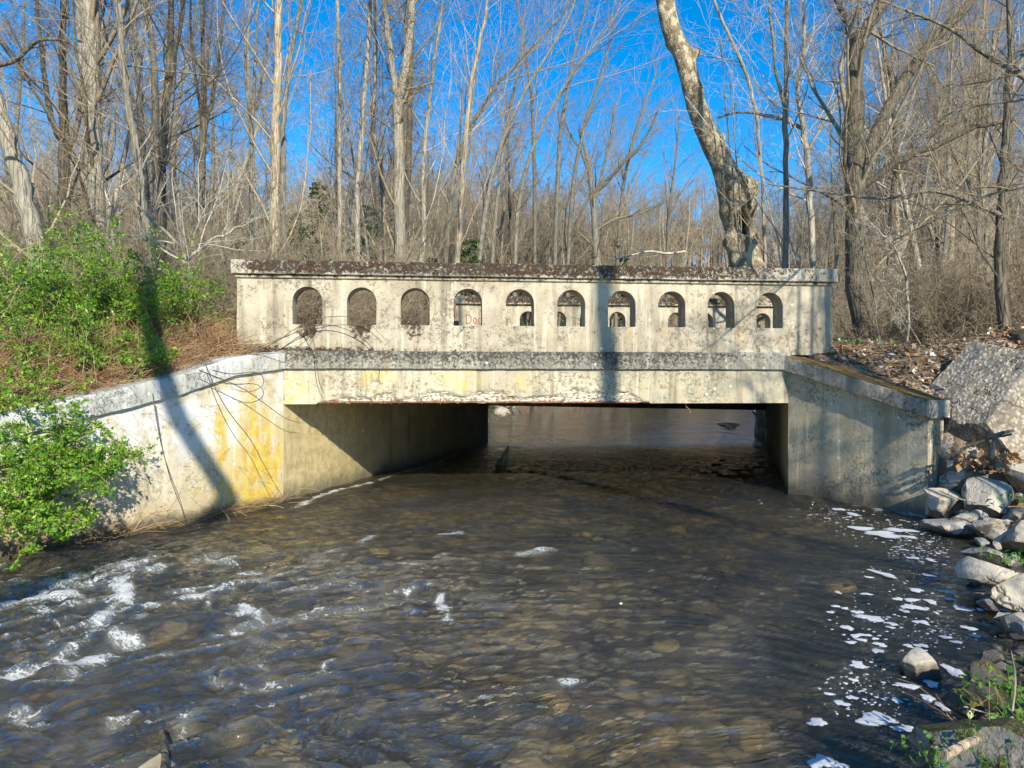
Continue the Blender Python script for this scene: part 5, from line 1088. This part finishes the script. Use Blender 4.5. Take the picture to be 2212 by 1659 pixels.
# ------------------------------------------------------------------ shrubs on the left bank
def leaves(P, D, size, rg_, up=.55, wid=.5):
    n = len(P); D = unit(D + rg_.normal(size=(n, 3)) * .6); nr = unit(rg_.normal(size=(n, 3)) * .75 + np.array((.15, -.35, up))); sd = unit(np.cross(D, nr)); s = (size * np.clip(np.exp(rg_.normal(size=n) * .42), .35, 2.0) * .85)[:, None]
    nn = np.cross(sd, D)
    V = np.stack([P, P + D * s * .5 + sd * s * wid * .5 + nn * s * .08, P + D * s, P + D * s * .5 - sd * s * wid * .5 + nn * s * .08], 1).reshape(-1, 3)
    b = np.arange(n)[:, None] * 4; return V, np.concatenate([b + np.array([[0, 1, 2]]), b + np.array([[0, 2, 3]])], 0)
def shrub(label, base, w, h, ncane, nleaf, lsize, lmat, seed, droop=(-.02, 0, 0), spread=.7, group='green shrubs on the left bank', name='shrub', stem='twig', up0=1.0, bias=(0, 0, 0)):
    rg_ = np.random.default_rng(seed); n = ncane
    D0 = unit(np.column_stack([rg_.normal(size=n) * spread + bias[0], rg_.normal(size=n) * spread + bias[1], np.full(n, up0)]))
    P0 = rg_.normal(size=(n, 3)) * np.array((w * .22, w * .22, 0.02))
    P, rad = grow(P0, D0, h * rg_.uniform(.7, 1.5, n), rg_.uniform(.004, .008, n), 12, .12, -.045, rg_, .4, droop)
    p, d, ln, r_ = spawn(P, rad, 9, .15, 1, 25, 75, .35, .6, rg_, h * np.ones(n), .4, .0018); P2, r2 = grow(p, d, ln, r_, 7, .14, -.02, rg_, .5)
    p, d, ln, r_ = spawn(P2, r2, 4, .15, 1, 25, 75, .5, .6, rg_, ln, .4, .0012); P3, r3 = grow(p, d, ln, r_, 5, .14, -.02, rg_, .5)
    root = empty(name, tuple(base)); tag(root, label, 'shrub', group)
    v, f = join([tubes(P, rad, 4), tubes(P2, r2, 3), tubes(P3, r3, 3)]); link('stems', mesh_np('stems', v, f), root, M[stem])
    A_ = np.concatenate([P2.reshape(-1, 3), P3.reshape(-1, 3)]); T_ = np.concatenate([np.gradient(P2, axis=1).reshape(-1, 3), np.gradient(P3, axis=1).reshape(-1, 3)])
    ix = rg_.integers(0, len(A_), nleaf); lp = A_[ix] + rg_.normal(size=(nleaf, 3)) * .014; v, f = leaves(lp, unit(T_[ix]), lsize, rg_); link('foliage', mesh_np('foliage', v, f), root, M[lmat])
    return root
def onground(px, d, dz=0): x = (px - CX) / F * d; return (x, d, gz(x, d) + dz)
for i, (px, d, w, h, nl, mt, lab) in enumerate([
    (330, 9.3, 1.3, .95, 4200, 'leaf_mid', 'green shrub crossed by the trunk shadow beside the dry stems'), (210, 9.0, 1.4, 1.1, 5200, 'leaf_mid', 'dense green shrub below the thick pale double trunk'), (90, 8.6, 1.4, 1.0, 5200, 'leaf_mid', 'green shrub around the foot of the leaning pale trunk'),
    (-20, 8.2, 1.3, 1.0, 4200, 'leaf_mid', 'green shrub at the left frame edge above the dry stems'), (150, 8.0, 1.2, .65, 4200, 'leaf_mid', 'low green shrub in front of the other bank shrubs'), (270, 8.3, 1.1, .6, 3600, 'leaf_bright', 'low bright green shrub just behind the pale coping'),
    (400, 10.2, 1.0, .7, 2200, 'leaf_mid', 'small green shrub nearest the parapet end'), (60, 10.0, 1.4, 1.3, 4200, 'leaf_mid', 'tall green shrub climbing the leaning pale trunk'), (330, 11.4, 1.2, 1.15, 3000, 'leaf_mid', 'taller green shrub behind the white rocks')]):
    shrub(lab, onground(px, d, -.03), w, h * .95, 22, int(nl * 2.2), .035, mt, 700 + i)
# the bright bush hanging over the wing wall into the water
for i, (px, py, d, h, nl, lab, bi) in enumerate([
    (40, 1020, 6.9, .72, 5200, 'bright green bush hanging over the end of the pale wing wall', (.5, -.5)), (140, 1010, 7.0, .6, 4200, 'bright green bush spreading across the pale wing wall', (.7, -.5)), (-10, 900, 7.1, .7, 4200, 'bright green bush at the left frame edge above the water', (.2, -.4)),
    (90, 1115, 6.6, .40, 2600, 'bright green spray dipping low to the water', (.6, -.6)), (60, 940, 7.2, .6, 3400, 'bright green bush on top of the sloping coping', (.1, -.2))]):
    shrub(lab, W(px, py, d), h and .74, h, 20, int(nl * 1.6), .037, 'leaf_bright', 730 + i, (.01, -.01, -.02), .6, 'bright bushes hanging over the wing wall', 'bush', 'twig', .45, bi)
# dry stems and grass lying over the bank
def strands(name, label, regions, mat, rg_, r=.0035, up=.35, K=6):
    P0, D0, Ls = [], [], []
    for (px, d, sx_, sy_, n_, ln, bx) in regions:
        x0 = (px - CX) / F * d; xs = x0 + rg_.normal(size=n_) * sx_; ysx = d + rg_.normal(size=n_) * sy_; zs_ = ground(xs, ysx) + .02 + .12 * rg_.random(n_)
        P0.append(np.column_stack([xs, ysx, zs_])); D0.append(unit(np.column_stack([rg_.normal(size=n_) + bx, rg_.normal(size=n_) * .8 - .2, rg_.random(n_) * up * 2]))); Ls.append(ln * rg_.uniform(.5, 1.4, n_))
    P0 = np.concatenate(P0); D0 = np.concatenate(D0); Ls = np.concatenate(Ls); keep = chan_dist(P0[:, 0], P0[:, 1]) > -.02; P0, D0, Ls = P0[keep], D0[keep], Ls[keep]
    P, rad = grow(P0, D0, Ls, np.full(len(P0), r), K, .18, -.05, rg_, .4); v, f = tubes(P, rad, 3); o = link(name, mesh_np(name, v, f), None, M[mat]); tag(o, label, kind='stuff'); return o
rs = np.random.default_rng(800)
strands('dry_stems', 'reddish dry stems matted over the left bank', [(430, 9.3, .5, .35, 1700, .42, .4), (300, 8.5, .6, .4, 1500, .45, .3), (120, 7.7, .7, .4, 1900, .5, .2), (20, 7.4, .5, .4, 900, .5, .1), (470, 9.9, .35, .3, 500, .3, .3)], 'straw', rs)
strands('dead_stems', 'thin dead stems among the weeds of the near corner', [(2150, 3.3, .18, .3, 60, .3, -.4), (2200, 3.0, .15, .3, 50, .3, -.4)], 'straw', rs, .0022, .8)
# leaf litter
def litter(name, label, boxes, size, mat, rg_):
    P = []
    for (px0, px1, d0, d1, n_) in boxes:
        d = rg_.uniform(d0, d1, n_); px = rg_.uniform(px0, px1, n_); x = (px - CX) / F * d; P.append(np.column_stack([x, d]))
    P = np.concatenate(P); dd = chan_dist(P[:, 0], P[:, 1]); P = P[dd > .42]; n = len(P); z = ground(P[:, 0], P[:, 1]); P = np.column_stack([P, z + .012 + .03 * rg_.random(n)])
    D = unit(np.column_stack([rg_.normal(size=n), rg_.normal(size=n), rg_.normal(size=n) * .3])); v, f = leaves(P, D, size, rg_, 1.6, .75); o = link(name, mesh_np(name, v, f), None, M[mat]); tag(o, label, kind='stuff')
litter('fallen_leaves', 'brown and pale fallen leaves covering the right bank', [(1780, 2260, 8.6, 13, 11000), (1980, 2260, 7.0, 8.8, 2600), (1850, 2300, 13, 20, 4000), (-60, 520, 9, 18, 2500)], .058, 'litter', rs)
strands('bank_twigs', 'small twigs lying on the right bank', [(1950, 9.8, .6, .5, 120, .4, 0), (2100, 10.5, .6, .5, 120, .5, 0), (2120, 8.2, .3, .3, 40, .4, 0)], 'twig', rs, .004, .25)
# drift of orange leaves caught under the boulder
n = 260; c0 = W(2128, 992, 8.15); Pn = c0 + rs.normal(size=(n, 3)) * np.array((.16, .10, .035)); v, f = leaves(Pn, rs.normal(size=(n, 3)), .075, rs, 1.2, .7); o = link('leaf_drift', mesh_np('leaf_drift', v, f), None, M['leaf_dry']); tag(o, 'drift of orange dry leaves caught under the pebbly boulder', kind='stuff')
# green weeds
def weed(label, p, w, n, size, seed):
    rg_ = np.random.default_rng(seed); P0 = rg_.normal(size=(n, 3)) * np.array((w, w, 0)); n = max(12, int(n * .6)); P0 = P0[:n]; D0 = unit(np.column_stack([rg_.normal(size=n) * .6, rg_.normal(size=n) * .6, np.ones(n)]))
    P, rad = grow(P0, D0, rg_.uniform(.03, .11, n), np.full(n, .0016), 5, .1, .0, rg_, .6); root = empty('weed', tuple(p)); tag(root, label, 'weed', 'green weeds on the right bank')
    v, f = tubes(P, rad, 3); link('stems', mesh_np('stems', v, f), root, M['leaf_weed']); a = P[:, 2:].reshape(-1, 3); v, f = leaves(a, rg_.normal(size=a.shape), size * .8, rg_, .9, .8); link('foliage', mesh_np('foliage', v, f), root, M['leaf_weed'])
weed('round leaved green weed above the moss in the near corner', W(2170, 1500, 3.3), .07, 46, .035, 901); weed('green weed at the frame edge below the round leaved weed', W(2200, 1590, 2.9), .07, 46, .03, 902); weed('green weed at the bottom edge beside the broken stick', W(2010, 1655, 2.75), .06, 30, .022, 903)
weed('tuft of bright green weed on the flat pale slab', W(2200, 1216, 5.5), .10, 50, .04, 904); weed('weed growing at the foot of the broken stick', W(2120, 1640, 2.7), .08, 40, .025, 905); weed('trailing weed below the dark mossy stone', W(2190, 1545, 3.1), .07, 40, .03, 906)
weed('low green plant at the base of the parapet end', (*onground(1840, 11.2)[:2], onground(1840, 11.2)[2]), .28, 70, .06, 907); weed('low green plant among the leaves behind the coping', onground(1900, 12), .3, 60, .06, 908); weed('small green plant between the frame edge stones', W(2195, 1085, 7.6), .1, 30, .045, 909)
weed('grass tuft against the left end of the parapet', W(487, 718, 10.4), .08, 40, .09, 910)
# sticks, branch stubs and vines
def stick(label, pts, r0, r1, mat, name='stick', cat='stick', sides=7):
    P = np.array([W(*p) for p in pts]); o_ = P[0].copy(); q = chaikin(np.column_stack([P - o_, np.linspace(r0, r1, len(P))]), 2)
    v, f = tubes(q[None, :, :3], q[None, :, 3], sides); f = [tuple(x) for x in f] + [tuple(range(sides))[::-1], tuple(range(len(v) - sides, len(v)))]
    o = link(name, mesh_py(name, v, f), None, M[mat], True, 50); o.location = o_; return tag(o, label, cat)
stick('broken pale wooden stick lying on the near mossy rock', [(2040, 1632, 2.52), (2085, 1607, 2.6), (2119, 1593, 2.66)], .017, .014, 'bark_tan')
stick('thin upright dead stalk in the near corner', [(2186, 1535, 3.0), (2196, 1470, 3.0), (2184, 1405, 3.0)], .006, .002, 'bark_pale')
stick('long thin straw lying across the weeds', [(2082, 1526, 3.1), (2140, 1543, 3.05), (2190, 1555, 3.0)], .003, .002, 'bark_pale')
stick('forked dead branch leaning on the pebbly boulder', [(2140, 990, 8.0), (2148, 955, 8.0), (2150, 938, 8.0), (2190, 930, 8.0)], .03, .016, 'bark_grey')
stick('dead pole lying against the pebbly boulder face', [(2075, 972, 8.1), (2130, 948, 8.0), (2186, 938, 7.9)], .016, .012, 'bark_dark')
stick('thin stick lying across the stone pile', [(2030, 1060, 7.9), (2070, 1078, 7.7), (2110, 1086, 7.6)], .010, .006, 'bark_tan')
stick('dark stick in the leaves behind the coping', [(1825, 790, 10.4), (1850, 793, 10.3), (1880, 800, 10.2)], .018, .012, 'bark_dark')
stick('submerged dark branch at the bottom edge of the stream', [(352, 1690, 2.95), (358, 1620, 3.15), (346, 1570, 3.35)], .018, .01, 'bark_dark', 'branch', 'branch')
# the broken stump standing in the water under the bridge
st = empty('stump', tuple(W(1086, 1016, 13.1))); tag(st, 'jagged dark stump of driftwood standing in the water under the bridge', 'stump')
def sp(p, d=13.1): return W(p[0], p[1], d) - W(1086, 1016, 13.1)
q = np.array([(*sp((1080, 1030)), .13), (*sp((1084, 1006)), .10), (*sp((1090, 990)), .065), (*sp((1094, 976)), .04), (*sp((1098, 964)), .012)]); limb_mesh('trunk', smooth_path(chaikin(q, 1), 16), 9, st, M['bark_dark'], 3, .25)
q = np.array([(*sp((1078, 1012)), .05), (*sp((1074, 998)), .035), (*sp((1077, 990)), .008)]); limb_mesh('splinter', smooth_path(q, 8), 6, st, M['bark_dark'], 4, .2)
VN = [('long bare vine hanging down the pale wing wall beside the yellow stain', [(445, 790, 8.3), (470, 850, 8.35), (500, 900, 8.4), (540, 945, 8.6), (568, 1000, 8.7), (590, 1040, 8.8), (612, 1075, 9.0)]), ('bare vine trailing across the pale wing wall', [(430, 800, 8.2), (520, 835, 8.6), (570, 870, 8.9), (615, 905, 9.2), (650, 914, 9.6)]), ('thin vine hanging on the middle of the pale wing wall', [(330, 850, 7.7), (345, 950, 7.75), (365, 1020, 7.8), (390, 1080, 7.9), (400, 1120, 7.95)]),
      ('looping vine hanging from the parapet over the beam', [(520, 765, 9.15), (600, 735, 9.3), (680, 700, 9.45), (740, 705, 9.5), (800, 740, 9.55), (822, 790, 9.6), (816, 830, 9.62), (840, 828, 9.65), (868, 810, 9.7), (905, 840, 9.75)]), ('thin vine arching across the first two arches', [(500, 775, 9.0), (590, 745, 9.25), (650, 700, 9.35), (720, 680, 9.4), (790, 690, 9.5), (830, 730, 9.55)]), ('vine dangling over the ledge near the left end of the beam', [(660, 700, 9.3), (680, 740, 9.3), (684, 790, 9.35), (690, 830, 9.4), (700, 850, 9.45)]),
      ('curly vine tendril below the pale coping', [(460, 800, 8.4), (500, 810, 8.6), (560, 800, 8.9), (575, 830, 9.0), (540, 850, 8.8), (500, 840, 8.6)]), ('bare twig arching above the coping at the ledge end', [(440, 790, 8.5), (500, 770, 8.9), (560, 765, 9.1), (640, 760, 9.3), (700, 690, 9.4)])]
for lab, p in VN:
    o = stick(lab, p, .0062, .003, 'bark_dark', 'vine', 'vine', 5); o['group'] = 'bare vines over the wing wall and parapet'
# short concrete reinforcing ends on the ledge and a bare twig shadowing the parapet end
